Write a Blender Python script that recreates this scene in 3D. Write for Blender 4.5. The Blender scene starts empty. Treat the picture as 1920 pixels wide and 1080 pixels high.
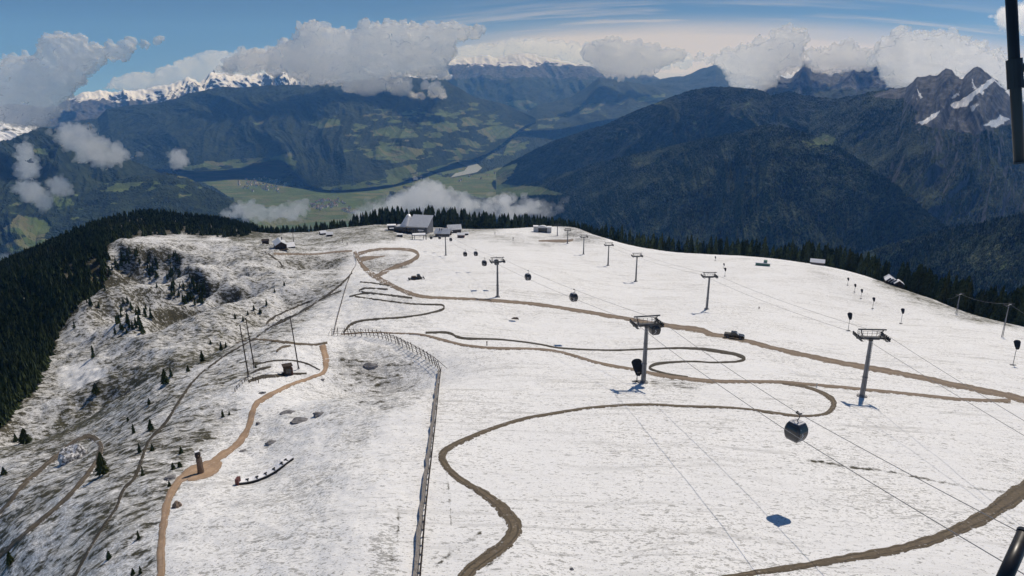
import bpy, bmesh, math, random
import numpy as np
from mathutils import Vector, Matrix, Euler

random.seed(7)
RNG = np.random.default_rng(11)
S = bpy.context.scene
COL = S.collection
R = math.radians

# ------------------------------------------------------------------ camera model
F = 1280.0                       # focal length in pixels of the 1920 px wide photograph
PITCH = math.atan(375 / F)
CP, SP = math.cos(PITCH), math.sin(PITCH)


def ray(px, py):
    """direction through a pixel of the photograph: (azimuth, fall per metre of run)"""
    px = np.asarray(px, float)
    py = np.asarray(py, float)
    xc, up = px - 960.0, 540.0 - py
    y = F * CP + up * SP
    z = -F * SP + up * CP
    hor = np.hypot(xc, y)
    return np.arctan2(xc, y), -z / hor


def at(px, py, h):
    """point on a pixel's ray at horizontal distance h"""
    a, T = ray(px, py)
    return np.stack([h * np.sin(a), h * np.cos(a), -T * h], -1)


def proj(P):
    P = np.asarray(P, float)
    d = P[..., 1] * CP - P[..., 2] * SP
    u = P[..., 1] * SP + P[..., 2] * CP
    d = np.maximum(d, 1e-3)
    return 960 + F * P[..., 0] / d, 540 - F * u / d


def az_of(px):
    return math.atan2(px - 960.0, F * CP + 150 * SP)


# ------------------------------------------------------------------ numpy noise
_PERM = np.random.default_rng(3).permutation(4096).astype(np.int64)
_ANG = np.random.default_rng(4).uniform(0, 2 * np.pi, 4096)
_GX, _GY = np.cos(_ANG), np.sin(_ANG)


def _h(ix, iy, seed):
    return _PERM[(ix + _PERM[(iy + seed * 131) & 4095]) & 4095]


def gnoise(x, y, seed=0):
    x = np.asarray(x, float)
    y = np.asarray(y, float)
    xi = np.floor(x).astype(np.int64)
    yi = np.floor(y).astype(np.int64)
    xf, yf = x - xi, y - yi
    u = xf * xf * xf * (xf * (xf * 6 - 15) + 10)
    v = yf * yf * yf * (yf * (yf * 6 - 15) + 10)

    def g(dx, dy):
        h = _h(xi + dx, yi + dy, seed)
        return _GX[h] * (xf - dx) + _GY[h] * (yf - dy)
    a = g(0, 0) * (1 - u) + g(1, 0) * u
    b = g(0, 1) * (1 - u) + g(1, 1) * u
    return (a * (1 - v) + b * v) * 1.5


def fbm(x, y, octv=5, gain=0.5, seed=0, ridged=False):
    t = 0.0
    a = 1.0
    n = 0.0
    for i in range(octv):
        v = gnoise(x, y, seed + i * 7)
        if ridged:
            v = 1 - 2 * np.abs(v)
        t = t + a * v
        n += a
        a *= gain
        x = x * 2.03 + 17.3
        y = y * 2.03 - 9.1
    return t / n


def gnoise3(p, seed=0):
    pi = np.floor(p).astype(np.int64)
    f = p - pi
    u = f * f * f * (f * (f * 6 - 15) + 10)
    out = 0.0
    for dx in (0, 1):
        for dy in (0, 1):
            for dz in (0, 1):
                h = _PERM[(pi[:, 0] + dx + _h(pi[:, 1] + dy, pi[:, 2] + dz, seed)) & 4095]
                h2 = _PERM[h]
                gx, gy, gz_ = _GX[h] * _GX[h2], _GY[h] * _GX[h2], _GY[h2]
                d = gx * (f[:, 0] - dx) + gy * (f[:, 1] - dy) + gz_ * (f[:, 2] - dz)
                w = (u[:, 0] if dx else 1 - u[:, 0]) * (u[:, 1] if dy else 1 - u[:, 1]) * (u[:, 2] if dz else 1 - u[:, 2])
                out = out + d * w
    return out * 1.4


def sstep(a, b, x):
    t = np.clip((x - a) / (b - a), 0, 1)
    return t * t * (3 - 2 * t)


def inpoly(px, py, poly):
    inside = np.zeros(px.shape, bool)
    n = len(poly)
    j = n - 1
    for i in range(n):
        xi, yi = poly[i]
        xj, yj = poly[j]
        c = ((yi > py) != (yj > py)) & (px < (xj - xi) * (py - yi) / ((yj - yi) or 1e-9) + xi)
        inside ^= c
        j = i
    return inside


def polydist(px, py, line):
    d = np.full(np.shape(px), 1e9)
    for (x0, y0), (x1, y1) in zip(line[:-1], line[1:]):
        vx, vy = x1 - x0, y1 - y0
        t = np.clip(((px - x0) * vx + (py - y0) * vy) / (vx * vx + vy * vy + 1e-9), 0, 1)
        d = np.minimum(d, np.hypot(px - x0 - t * vx, py - y0 - t * vy))
    return d


# ------------------------------------------------------------------ mesh helpers
def mesh_np(name, V, faces4=None, tris=None, attrs=None, mats=(), smooth=True, midx=None):
    me = bpy.data.meshes.new(name)
    V = np.asarray(V, np.float32).reshape(-1, 3)
    me.vertices.add(len(V))
    me.vertices.foreach_set('co', V.ravel())
    f4 = np.zeros((0, 4), np.int32) if faces4 is None else np.asarray(faces4, np.int32).reshape(-1, 4)
    f3 = np.zeros((0, 3), np.int32) if tris is None else np.asarray(tris, np.int32).reshape(-1, 3)
    loops = np.concatenate([f4.ravel(), f3.ravel()])
    me.loops.add(len(loops))
    me.loops.foreach_set('vertex_index', loops)
    n = len(f4) + len(f3)
    me.polygons.add(n)
    start = np.concatenate([np.arange(len(f4)) * 4, len(f4) * 4 + np.arange(len(f3)) * 3]).astype(np.int32)
    me.polygons.foreach_set('loop_start', start)
    me.polygons.foreach_set('use_smooth', np.full(n, bool(smooth)))
    if midx is not None:
        me.polygons.foreach_set('material_index', np.asarray(midx, np.int32))
    me.update(calc_edges=True)
    for k, a in (attrs or {}).items():
        at_ = me.attributes.new(k, 'FLOAT', 'POINT')
        at_.data.foreach_set('value', np.asarray(a, np.float32).ravel())
    for m in mats:
        me.materials.append(m)
    return me


def grid_faces(ni, nj):
    i = np.arange(ni * nj).reshape(ni, nj)
    return np.stack([i[:-1, :-1], i[1:, :-1], i[1:, 1:], i[:-1, 1:]], -1).reshape(-1, 4)


def link(name, me, parent=None, loc=None):
    o = bpy.data.objects.new(name, me)
    COL.objects.link(o)
    if parent is not None:
        o.parent = parent
    if loc is not None:
        o.location = loc
    return o


def tag(o, label=None, cat=None, group=None, kind=None):
    if label:
        o['label'] = label
    if cat:
        o['category'] = cat
    if group:
        o['group'] = group
    if kind:
        o['kind'] = kind
    return o


def thing(name, label, cat, loc=(0, 0, 0), rz=0.0, group=None):
    o = bpy.data.objects.new(name, None)
    o.empty_display_size = 0.3
    COL.objects.link(o)
    o.location = loc
    o.rotation_euler = (0, 0, rz)
    return tag(o, label, cat, group)


def dup(root, loc, rz=None, label=None, group=None):
    r = root.copy()
    COL.objects.link(r)
    r.location = loc
    if rz is not None:
        r.rotation_euler = (0, 0, rz)
    if label:
        r['label'] = label
    if group:
        r['group'] = group
    for ch in list(root.children):
        c = ch.copy()
        COL.objects.link(c)
        c.parent = r
        for g in ch.children:
            d = g.copy()
            COL.objects.link(d)
            d.parent = c
    return r


class MB:
    """collects boxes, tubes, lofts and free polygons for one mesh"""

    def __init__(self):
        self.v = []
        self.f = []

    def add(self, vs, fs):
        b = len(self.v)
        self.v += [tuple(map(float, p)) for p in vs]
        self.f += [tuple(b + i for i in f) for f in fs]
        return self

    def box(self, c, s, rot=None):
        hx, hy, hz = s[0] / 2, s[1] / 2, s[2] / 2
        vs = [Vector((sx * hx, sy * hy, sz * hz)) for sz in (-1, 1) for sy in (-1, 1) for sx in (-1, 1)]
        if rot is not None:
            m = Euler(rot).to_matrix()
            vs = [m @ p for p in vs]
        vs = [p + Vector(c) for p in vs]
        return self.add(vs, [(0, 2, 3, 1), (4, 5, 7, 6), (0, 1, 5, 4), (2, 6, 7, 3), (0, 4, 6, 2), (1, 3, 7, 5)])

    def tube(self, p0, p1, r0, r1=None, n=8, cap=True):
        r1 = r0 if r1 is None else r1
        p0, p1 = Vector(p0), Vector(p1)
        d = (p1 - p0).normalized()
        a = d.orthogonal().normalized()
        b = d.cross(a)
        vs = []
        for p, r in ((p0, r0), (p1, r1)):
            for k in range(n):
                t = 2 * math.pi * k / n
                vs.append(p + a * (r * math.cos(t)) + b * (r * math.sin(t)))
        fs = [(k, (k + 1) % n, n + (k + 1) % n, n + k) for k in range(n)]
        if cap:
            fs += [tuple(reversed(range(n))), tuple(range(n, 2 * n))]
        return self.add(vs, fs)

    def bar(self, p0, p1, w, h):
        """rectangular bar between two points, w across, h upward"""
        p0, p1 = Vector(p0), Vector(p1)
        d = (p1 - p0).normalized()
        up = Vector((0, 0, 1)) if abs(d.z) < 0.95 else Vector((0, 1, 0))
        a = d.cross(up).normalized()
        b = a.cross(d)
        vs = []
        for p in (p0, p1):
            for sa, sb in ((-1, -1), (1, -1), (1, 1), (-1, 1)):
                vs.append(p + a * (sa * w / 2) + b * (sb * h / 2))
        return self.add(vs, [(3, 2, 1, 0), (4, 5, 6, 7), (0, 1, 5, 4), (1, 2, 6, 5), (2, 3, 7, 6), (3, 0, 4, 7)])

    def path(self, pts, r, n=6):
        pts = [Vector(p) for p in pts]
        vs = []
        ref = None
        for i, p in enumerate(pts):
            d = (pts[min(i + 1, len(pts) - 1)] - pts[max(i - 1, 0)]).normalized()
            if ref is None:
                ref = d.orthogonal().normalized()
            a = (ref - d * ref.dot(d)).normalized()
            ref = a
            b = d.cross(a)
            rr = r[i] if isinstance(r, (list, tuple)) else r
            for k in range(n):
                t = 2 * math.pi * k / n
                vs.append(p + a * (rr * math.cos(t)) + b * (rr * math.sin(t)))
        m = len(pts)
        fs = [(i * n + k, i * n + (k + 1) % n, (i + 1) * n + (k + 1) % n, (i + 1) * n + k)
              for i in range(m - 1) for k in range(n)]
        fs += [tuple(reversed(range(n))), tuple((m - 1) * n + k for k in range(n))]
        return self.add(vs, fs)

    def loft(self, rings, cap=True):
        n = len(rings[0])
        vs = [p for r_ in rings for p in r_]
        m = len(rings)
        fs = [(i * n + k, i * n + (k + 1) % n, (i + 1) * n + (k + 1) % n, (i + 1) * n + k)
              for i in range(m - 1) for k in range(n)]
        if cap:
            fs += [tuple(reversed(range(n))), tuple((m - 1) * n + k for k in range(n))]
        return self.add(vs, fs)

    def mesh(self, name, mat, smooth=False, bevel=0.0):
        me = bpy.data.meshes.new(name)
        me.from_pydata(self.v, [], self.f)
        bm = bmesh.new()
        bm.from_mesh(me)
        if bevel > 0:
            bmesh.ops.bevel(bm, geom=list(bm.edges), offset=bevel, segments=1, affect='EDGES', clamp_overlap=True)
        bmesh.ops.recalc_face_normals(bm, faces=bm.faces)
        for f in bm.faces:
            f.smooth = smooth
        bm.to_mesh(me)
        bm.free()
        if mat is not None:
            me.materials.append(mat)
        return me

    def build(self, name, mat, parent=None, smooth=False, bevel=0.0, loc=None):
        return link(name, self.mesh(name, mat, smooth, bevel), parent, loc)


# ------------------------------------------------------------------ material helpers
class NT:
    def __init__(self, name):
        self.m = bpy.data.materials.new(name)
        self.m.use_nodes = True
        self.t = self.m.node_tree
        self.t.nodes.clear()
        self.out = self.n('ShaderNodeOutputMaterial')

    def n(self, typ, **kw):
        nd = self.t.nodes.new(typ)
        for k, v in kw.items():
            setattr(nd, k, v)
        return nd

    def l(self, a, b):
        self.t.links.new(a, b)

    def val(self, sock, v):
        if hasattr(v, 'is_output') or isinstance(v, bpy.types.NodeSocket):
            self.l(v, sock)
        else:
            sock.default_value = v

    def math(self, op, a, b=0.0, c=0.0, clamp=False):
        nd = self.n('ShaderNodeMath', operation=op, use_clamp=clamp)
        for i, v in enumerate((a, b, c)):
            self.val(nd.inputs[i], v)
        return nd.outputs[0]

    def pos(self):
        return self.n('ShaderNodeNewGeometry').outputs['Position']

    def obj(self):
        return self.n('ShaderNodeTexCoord').outputs['Object']

    def mapping(self, vec, scale=(1, 1, 1), rot=(0, 0, 0), loc=(0, 0, 0)):
        nd = self.n('ShaderNodeMapping')
        self.l(vec, nd.inputs['Vector'])
        nd.inputs['Scale'].default_value = scale
        nd.inputs['Rotation'].default_value = rot
        nd.inputs['Location'].default_value = loc
        return nd.outputs[0]

    def noise(self, vec, scale, detail=4.0, rough=0.55, dist=0.0, out='Fac'):
        nd = self.n('ShaderNodeTexNoise')
        if vec is not None:
            self.l(vec, nd.inputs['Vector'])
        nd.inputs['Scale'].default_value = scale
        nd.inputs['Detail'].default_value = detail
        nd.inputs['Roughness'].default_value = rough
        nd.inputs['Distortion'].default_value = dist
        return nd.outputs[out]

    def attr(self, name):
        return self.n('ShaderNodeAttribute', attribute_name=name).outputs['Fac']

    def rng(self, v, a, b, c=0.0, d=1.0, smooth=True):
        nd = self.n('ShaderNodeMapRange')
        nd.interpolation_type = 'SMOOTHSTEP' if smooth else 'LINEAR'
        for i, x in enumerate((v, a, b, c, d)):
            self.val(nd.inputs[i], x)
        return nd.outputs[0]

    def mix(self, f, a, b):
        nd = self.n('ShaderNodeMix', data_type='RGBA')
        self.val(nd.inputs[0], f)
        for s, v in ((nd.inputs[6], a), (nd.inputs[7], b)):
            if isinstance(v, (tuple, list)):
                s.default_value = (*v[:3], 1.0)
            else:
                self.l(v, s)
        return nd.outputs[2]

    def bsdf(self, color, rough=0.8, metal=0.0, normal=None, spec=0.3, **kw):
        b = self.n('ShaderNodeBsdfPrincipled')
        if isinstance(color, (tuple, list)):
            b.inputs['Base Color'].default_value = (*color[:3], 1.0)
        else:
            self.l(color, b.inputs['Base Color'])
        self.val(b.inputs['Roughness'], rough)
        self.val(b.inputs['Metallic'], metal)
        b.inputs['Specular IOR Level'].default_value = spec
        if normal is not None:
            self.l(normal, b.inputs['Normal'])
        self.l(b.outputs[0], self.out.inputs['Surface'])
        return b

    def bump(self, h, dist=0.1, strength=0.5, normal=None):
        nd = self.n('ShaderNodeBump')
        self.l(h, nd.inputs['Height'])
        nd.inputs['Distance'].default_value = dist
        nd.inputs['Strength'].default_value = strength
        if normal is not None:
            self.l(normal, nd.inputs['Normal'])
        return nd.outputs[0]


def simple(name, color, rough=0.6, metal=0.0, spec=0.4, var=0.15, scale=3.0, bump=0.0):
    """a painted / worn surface: colour with noise variation in object space"""
    t = NT(name)
    o = t.obj()
    n1 = t.noise(o, scale, 5, 0.6)
    f = t.rng(n1, 0.3, 0.7)
    lo = tuple(c * (1 - var) for c in color)
    hi = tuple(min(1, c * (1 + var)) for c in color)
    rr = t.rng(n1, 0.3, 0.7, max(0.05, rough - 0.1), min(1, rough + 0.1))
    nm = t.bump(t.noise(o, scale * 6, 4, 0.6), 0.02, bump) if bump else None
    t.bsdf(t.mix(f, lo, hi), rr, metal, nm, spec)
    return t.m
# ------------------------------------------------------------------ near ground (mountain top)
def plane_h(px, py, k=1.0):
    a, T = ray(px, py)
    return 31.6 / (float(T) - 0.2) * k


CTRL = []


def cp(px, py, h):
    a, T = ray(px, py)
    CTRL.append((float(a), math.log(h), float(T)))


def cpT(px, T, h):
    CTRL.append((az_of(px), math.log(h), T))


for py in (1300, 1080, 950, 820, 720, 640, 590):
    for px in (640, 960, 1300, 1650, 2000):
        if py < 620 and px < 900:
            continue
        cp(px, py, plane_h(px, py))
for py in (1300, 1080, 950):
    cp(300, py, plane_h(300, py, 1.05))
    cp(0, py, plane_h(0, py, 1.36))
    cp(-200, py, plane_h(-200, py, 1.8))
for q in [(480, 860, 103), (480, 740, 138), (520, 660, 172), (620, 620, 205), (560, 700, 150), (740, 560, 255),
          (0, 880, 180), (180, 825, 170), (310, 715, 186), (400, 668, 205), (500, 603, 280), (560, 575, 320),
          (640, 530, 375), (60, 815, 250), (180, 722, 292), (350, 640, 298), (450, 560, 365), (-200, 860, 330),
          (-200, 700, 470), (0, 790, 280), (100, 640, 430), (200, 600, 405), (300, 560, 400), (100, 560, 470),
          (200, 520, 480), (300, 500, 510), (400, 500, 510), (220, 458, 620), (320, 449, 640), (400, 455, 630),
          (460, 463, 600), (520, 490, 500), (600, 485, 520), (560, 520, 420), (660, 480, 500), (-200, 600, 560),
          (0, 690, 385), (0, 600, 480), (0, 512, 760), (130, 455, 900), (270, 409, 1050), (380, 418, 1020), (450, 430, 960),
          (-200, 590, 640), (90, 520, 610), (330, 437, 800), (500, 438, 800), (430, 446, 740), (600, 433, 800), (720, 421, 800),
          (820, 427, 790), (900, 430, 790), (1000, 426, 790), (1080, 427, 760), (1140, 448, 690), (780, 445, 660),
          (640, 452, 640), (560, 460, 640), (840, 479, 490), (933, 557, 262), (980, 520, 320), (1325, 580, 268), (1192, 528, 368),
          (1140, 498, 440), (1094, 477, 515), (1045, 442, 690), (960, 470, 520), (1280, 475, 610), (1407, 483, 605),
          (1527, 498, 590), (1613, 517, 570), (1697, 547, 520), (1797, 582, 450), (1920, 613, 410), (2100, 655, 370),
          (1500, 560, 340), (1700, 620, 290), (1300, 520, 400)]:
    cp(*q)
# beyond the crest the mountain falls away
CREST = [(-300, 640, 650), (-200, 600, 640), (0, 512, 760), (130, 455, 900), (270, 409, 1050), (380, 418, 1020), (450, 428, 960), (500, 437, 860),
         (600, 433, 810), (720, 421, 800), (820, 427, 790), (900, 430, 790), (1000, 426, 790), (1080, 427, 760), (1140, 448, 690),
         (1280, 475, 610), (1407, 483, 605), (1527, 498, 590), (1613, 517, 570), (1697, 547, 520), (1797, 582, 450),
         (1920, 613, 410), (2100, 655, 370)]
for px, py, h in CREST[1:]:
    a, T = ray(px, py)
    for k, dT in ((1.12, 0.012), (1.35, 0.07), (1.9, 0.22), (2.6, 0.33)):
        CTRL.append((float(a), math.log(h * k), float(T) + dT))
_C = np.array(CTRL)
AS = 3.0


def _U(r2):
    return np.where(r2 > 1e-12, 0.5 * r2 * np.log(r2 + 1e-12), 0.0)


def _tps_fit(X, y, lam=1e-4):
    n = len(X)
    d2 = ((X[:, None] - X[None]) ** 2).sum(-1)
    A = np.zeros((n + 3, n + 3))
    A[:n, :n] = _U(d2) + lam * np.eye(n)
    A[:n, n] = 1
    A[:n, n + 1:] = X
    A[n, :n] = 1
    A[n + 1:, :n] = X.T
    b = np.concatenate([y, np.zeros(3)])
    return np.linalg.solve(A, b)


_X = np.stack([_C[:, 0] * AS, _C[:, 1]], 1)
_W = _tps_fit(_X, _C[:, 2])


def base_T(a, rho):
    out = np.zeros(a.shape)
    q = np.stack([a.ravel() * AS, rho.ravel()], 1)
    res = np.empty(len(q))
    for i in range(0, len(q), 20000):
        qq = q[i:i + 20000]
        d2 = ((qq[:, None, :] - _X[None]) ** 2).sum(-1)
        res[i:i + 20000] = _U(d2) @ _W[:len(_X)] + _W[len(_X)] + qq @ _W[len(_X) + 1:]
    return res.reshape(a.shape)


NA, NR = 660, 760
A0, A1 = -0.82, 0.82
H0, H1 = 27.0, 2000.0
GA = np.linspace(A0, A1, NA)
# rows evenly in log distance, coarse base then upsampled
GR = np.linspace(math.log(H0), math.log(H1), NR)
_ca, _cr = np.linspace(A0, A1, 220), np.linspace(GR[0], GR[-1], 260)
_cT = base_T(*np.meshgrid(_ca, _cr, indexing='ij'))


def bilin(T, a, rho, ga, gr):
    fi = np.clip((a - ga[0]) / (ga[-1] - ga[0]) * (len(ga) - 1), 0, len(ga) - 1.001)
    fj = np.clip((rho - gr[0]) / (gr[-1] - gr[0]) * (len(gr) - 1), 0, len(gr) - 1.001)
    i, j = fi.astype(int), fj.astype(int)
    u, v = fi - i, fj - j
    return (T[i, j] * (1 - u) * (1 - v) + T[i + 1, j] * u * (1 - v) + T[i, j + 1] * (1 - u) * v + T[i + 1, j + 1] * u * v)


AA, RR = np.meshgrid(GA, GR, indexing='ij')
TT = bilin(_cT, AA, RR, _ca, _cr)
HH = np.exp(RR)
GX, GY = HH * np.sin(AA), HH * np.cos(AA)
BASE_T = TT.copy()


def hit_on(Tg, px, py):
    a, T = ray(px, py)
    rho = np.linspace(GR[0], GR[-1], 900)
    g = bilin(Tg, np.full(900, float(a)), rho, GA, GR)
    k = np.nonzero(g <= float(T))[0]
    if len(k) == 0:
        k = [int(np.argmin(g))]
    k = k[0]
    if k > 0:
        t = (g[k - 1] - T) / (g[k - 1] - g[k] + 1e-12)
        r_ = rho[k - 1] + (rho[k] - rho[k - 1]) * float(np.clip(t, 0, 1))
    else:
        r_ = rho[0]
    h = math.exp(r_)
    return h * math.sin(a), h * math.cos(a)


def line_xy(pts):
    return [hit_on(BASE_T, *p) for p in pts]


def side(px, py, line):
    """signed distance to an open polyline (positive on the left of its direction) and the place along it, 0..1"""
    best = np.full(np.shape(px), 1e9)
    sg = np.ones(np.shape(px))
    along = np.zeros(np.shape(px))
    L = [0.0]
    for (x0, y0), (x1, y1) in zip(line[:-1], line[1:]):
        L.append(L[-1] + math.hypot(x1 - x0, y1 - y0))
    for k, ((x0, y0), (x1, y1)) in enumerate(zip(line[:-1], line[1:])):
        vx, vy = x1 - x0, y1 - y0
        t = np.clip(((px - x0) * vx + (py - y0) * vy) / (vx * vx + vy * vy + 1e-9), 0, 1)
        d = np.hypot(px - x0 - t * vx, py - y0 - t * vy)
        c = vx * (py - y0) - vy * (px - x0)
        m = d < best
        best = np.where(m, d, best)
        sg = np.where(m, np.sign(c), sg)
        along = np.where(m, (L[k] + t * (L[k + 1] - L[k])) / L[-1], along)
    return best * sg, along


DZ = np.zeros_like(TT)
left = sstep(0.0, -0.3, AA)
# gully below the near shoulder
gl = line_xy([(40, 800), (170, 752), (300, 690), (380, 655), (455, 612), (500, 580), (545, 560)])
DZ -= 9.0 * np.exp(-(polydist(GX, GY, gl) / 16.0) ** 2)
# two rocky knobs with hollows scooped out of their downhill sides
for px, py, A, ru, rv, ang in ((232, 492, -17, 20, 34, -35), (268, 505, -28, 24, 46, -30), (262, 474, 7, 34, 14, 0), (330, 535, -28, 24, 40, -25), (375, 565, -24, 19, 32, -20),
                               (345, 508, 8, 30, 14, -20), (395, 530, 6, 22, 16, -40), (410, 470, -6, 24, 20, 0), (340, 470, -5, 16, 18, 0), (575, 495, -9, 26, 26, 20),
                               (455, 545, -2.5, 14, 30, 0)):
    x0, y0 = hit_on(BASE_T, px, py)
    ca_, sa_ = math.cos(R(ang)), math.sin(R(ang))
    wx = GX + 9 * fbm(GX / 24, GY / 24, 3, 0.55, 71)
    wy = GY + 9 * fbm(GX / 24, GY / 24, 3, 0.55, 72)
    u_ = ((wx - x0) * ca_ + (wy - y0) * sa_) / ru
    v_ = (-(wx - x0) * sa_ + (wy - y0) * ca_) / rv
    DZ += A * np.exp(-(u_ * u_ + v_ * v_) ** 1.4)
# runnels down the bowl
bowl = sstep(-0.26, -0.36, AA) * sstep(5.45, 5.75, RR) * sstep(6.55, 6.35, RR)
DZ += bowl * 1.6 * fbm((GX * 0.8 + GY * 0.6) / 46, (GY * 0.8 - GX * 0.6) / 120, 2, 0.4, 21, True)
# hollow on the left of the fence and the pit beside the loop of dirt road
for px, py, A, r_ in ((715, 690, -7.0, 17), (640, 700, -1.5, 14), (735, 493, -5.0, 26)):
    x0, y0 = hit_on(BASE_T, px, py)
    DZ += A * np.exp(-((GX - x0) ** 2 + (GY - y0) ** 2) / r_ ** 2)
rough = 0.35 + 1.6 * left
DZ += bowl * 3.2 * fbm(GX / 30, GY / 30, 4, 0.6, 23, True)
DZ += rough * 0.8 * fbm(GX / 34, GY / 34, 3, 0.5, 31)
DZ += (0.10 + 0.30 * left) * fbm(GX / 5.5, GY / 5.5, 4, 0.55, 37) * np.clip(HH / 60, 0.7, 3.0)
# soft terraces across the slope on the right
DZ += 0.30 * sstep(0.0, 0.2, AA) * fbm(GX / 60 + 3, GY / 9.0, 3, 0.5, 41) * sstep(4.8, 5.4, RR)
GZ = -TT * HH + DZ
TG = -GZ / HH


def hit(px, py):
    x, y = hit_on(TG, px, py)
    return Vector((x, y, gz(x, y)))


def gz(x, y):
    """height of the ground mesh under (x, y)"""
    x = np.asarray(x, float)
    y = np.asarray(y, float)
    h = np.hypot(x, y)
    z = bilin(GZ, np.arctan2(x, y), np.log(np.maximum(h, 1.0)), GA, GR)
    return z if z.ndim else float(z)


# what covers the ground, vertex by vertex (laid out over the places where they lie)
VPX, VPY = proj(np.stack([GX, GY, -BASE_T * HH], -1))
cover = np.full(TT.shape, 0.93)
olive = np.full(TT.shape, 0.35)


def blend_poly(arr, poly, value, soft=14.0, amp=10.0):
    n1 = fbm(VPX / 40.0, VPY / 22.0, 3, 0.5, 51) * amp
    ins = inpoly(VPX, VPY, poly)
    d = polydist(VPX, VPY, poly + [poly[0]])
    w = sstep(-soft, soft, np.where(ins, d, -d) + n1)
    arr[:] = arr * (1 - w) + value * w


LEFT_SLOPE = [(-400, 1400), (320, 1400), (300, 1000), (330, 920), (440, 800), (470, 720), (540, 650), (640, 560), (660, 470), (520, 440),
              (220, 440), (-400, 500)]
blend_poly(cover, LEFT_SLOPE, 0.42, 30, 18)  # thin snow, made barer still so the slope reads as shaded
blend_poly(olive, LEFT_SLOPE, 0.5, 30, 18)
blend_poly(cover, [(330, 1300), (330, 920), (480, 740), (620, 640), (650, 1300)], 0.78, 20)
blend_poly(cover, [(640, 640), (800, 660), (815, 760), (760, 860), (640, 850), (590, 760)], 0.52, 30)
blend_poly(cover, [(700, 800), (800, 740), (790, 940), (760, 1060), (680, 1060), (660, 960)], 0.97, 16)
blend_poly(cover, [(100, 650), (300, 600), (430, 640), (330, 720), (160, 800), (-50, 860), (-50, 780), (90, 720)], 0.40, 18, 14)
blend_poly(cover, [(200, 715), (330, 655), (420, 615), (470, 590), (440, 650), (330, 715), (200, 790), (80, 840), (-60, 880), (-60, 835), (120, 775)], 0.30, 9, 12)
blend_poly(olive, [(200, 715), (330, 655), (470, 590), (440, 650), (330, 715), (200, 790), (-60, 880), (-60, 835)], 0.75, 14)
blend_poly(cover, [(190, 560), (300, 520), (430, 560), (460, 600), (330, 660), (120, 700), (100, 640)], 0.40, 24, 16)  # shade across the bowl put into the colour as barer ground
blend_poly(cover, [(120, 700), (185, 690), (200, 715), (150, 730), (110, 725)], 0.92, 8)
blend_poly(cover, [(480, 600), (520, 540), (500, 500), (530, 480), (560, 520), (600, 530), (560, 575)], 0.50, 9, 14)
blend_poly(cover, [(430, 428), (720, 415), (900, 425), (1000, 425), (870, 440), (720, 452), (560, 470), (480, 470), (430, 455)], 0.36, 8)
blend_poly(cover, [(860, 436), (1140, 440), (1140, 456), (1000, 462), (860, 450)], 0.6, 6)
blend_poly(olive, [(430, 428), (720, 415), (900, 425), (1100, 425), (1000, 446), (720, 455), (560, 474), (430, 460)], 1.0, 10)
blend_poly(cover, [(1040, 415), (1140, 430), (1140, 452), (1060, 446)], 0.42, 6)
blend_poly(cover, [(1640, 505), (1700, 515), (1760, 560), (1920, 590), (1920, 615), (1800, 600), (1700, 572), (1630, 532)], 0.33, 9)
blend_poly(olive, [(1560, 490), (1700, 505), (1920, 580), (1920, 625), (1760, 590), (1600, 540)], 1.0, 14)
blend_poly(cover, [(1480, 480), (1600, 510), (1700, 560), (1800, 595), (1640, 590), (1540, 540)], 0.76, 14)
blend_poly(cover, [(1215, 706), (1260, 705), (1330, 722), (1300, 735), (1220, 722)], 0.5, 6)
blend_poly(cover, [(672, 478), (720, 472), (775, 474), (760, 492), (712, 514), (690, 505)], 0.45, 5)
blend_poly(cover, [(645, 540), (740, 545), (790, 575), (740, 600), (650, 620)], 0.76, 12)
blend_poly(cover, [(690, 1020), (740, 980), (750, 1100), (690, 1100)], 0.5, 9)
for ln, w_, v_ in (([(746, 960), (748, 985), (745, 1030)], 5, 0.3), ([(836, 885), (842, 925), (846, 985)], 3, 0.3),
                   ([(900, 1000), (845, 1035), (820, 1060)], 7, 0.45), ([(940, 1040), (880, 1090)], 9, 0.6),
                   ([(1350, 763), (1450, 772), (1530, 779)], 6, 0.72), ([(1515, 862), (1600, 876), (1690, 888), (1820, 914), (1890, 922)], 4, 0.18),
                   ([(380, 1025), (480, 1018), (640, 1010)], 4, 0.5), ([(1760, 775), (1800, 770)], 4, 0.6),
                   ([(470, 640), (440, 660), (400, 680)], 5, 0.5)):
    d = polydist(VPX, VPY, ln) + fbm(VPX / 14, VPY / 9, 3, 0.5, 61) * w_
    w = sstep(w_, 0, d)
    cover = cover * (1 - w) + v_ * w
# cliffs and steep faces hold less snow
gx_, gy_ = np.gradient(GZ, axis=0), np.gradient(GZ, axis=1)
P_ = np.stack([GX, GY, GZ], -1)
nrm = np.cross(np.gradient(P_, axis=0), np.gradient(P_, axis=1))
nz = np.abs(nrm[..., 2]) / (np.linalg.norm(nrm, axis=-1) + 1e-9)
cover *= 1 - 0.45 * sstep(0.86, 0.62, nz)
# woods stand on bare dark ground
_cx = np.array([c[0] for c in CREST], float)
FOREST_LEFT = [(-400, 900), (0, 790), (60, 745), (95, 690), (110, 640), (150, 570), (185, 510), (215, 462), (260, 446), (330, 440),
               (430, 446), (520, 440), (560, 425), (450, 395), (270, 380), (120, 430), (0, 480), (-400, 560)]
blend_poly(cover, FOREST_LEFT, 0.05, 8, 10)
beyond = sstep(1.0, 1.03, HH / np.exp(np.interp(AA, [float(ray(c[0], c[1])[0]) for c in CREST], [math.log(c[2]) for c in CREST])))
cover = cover * (1 - beyond) + 0.03 * beyond
cover[(HH > 1000)] = 0.03

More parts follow.
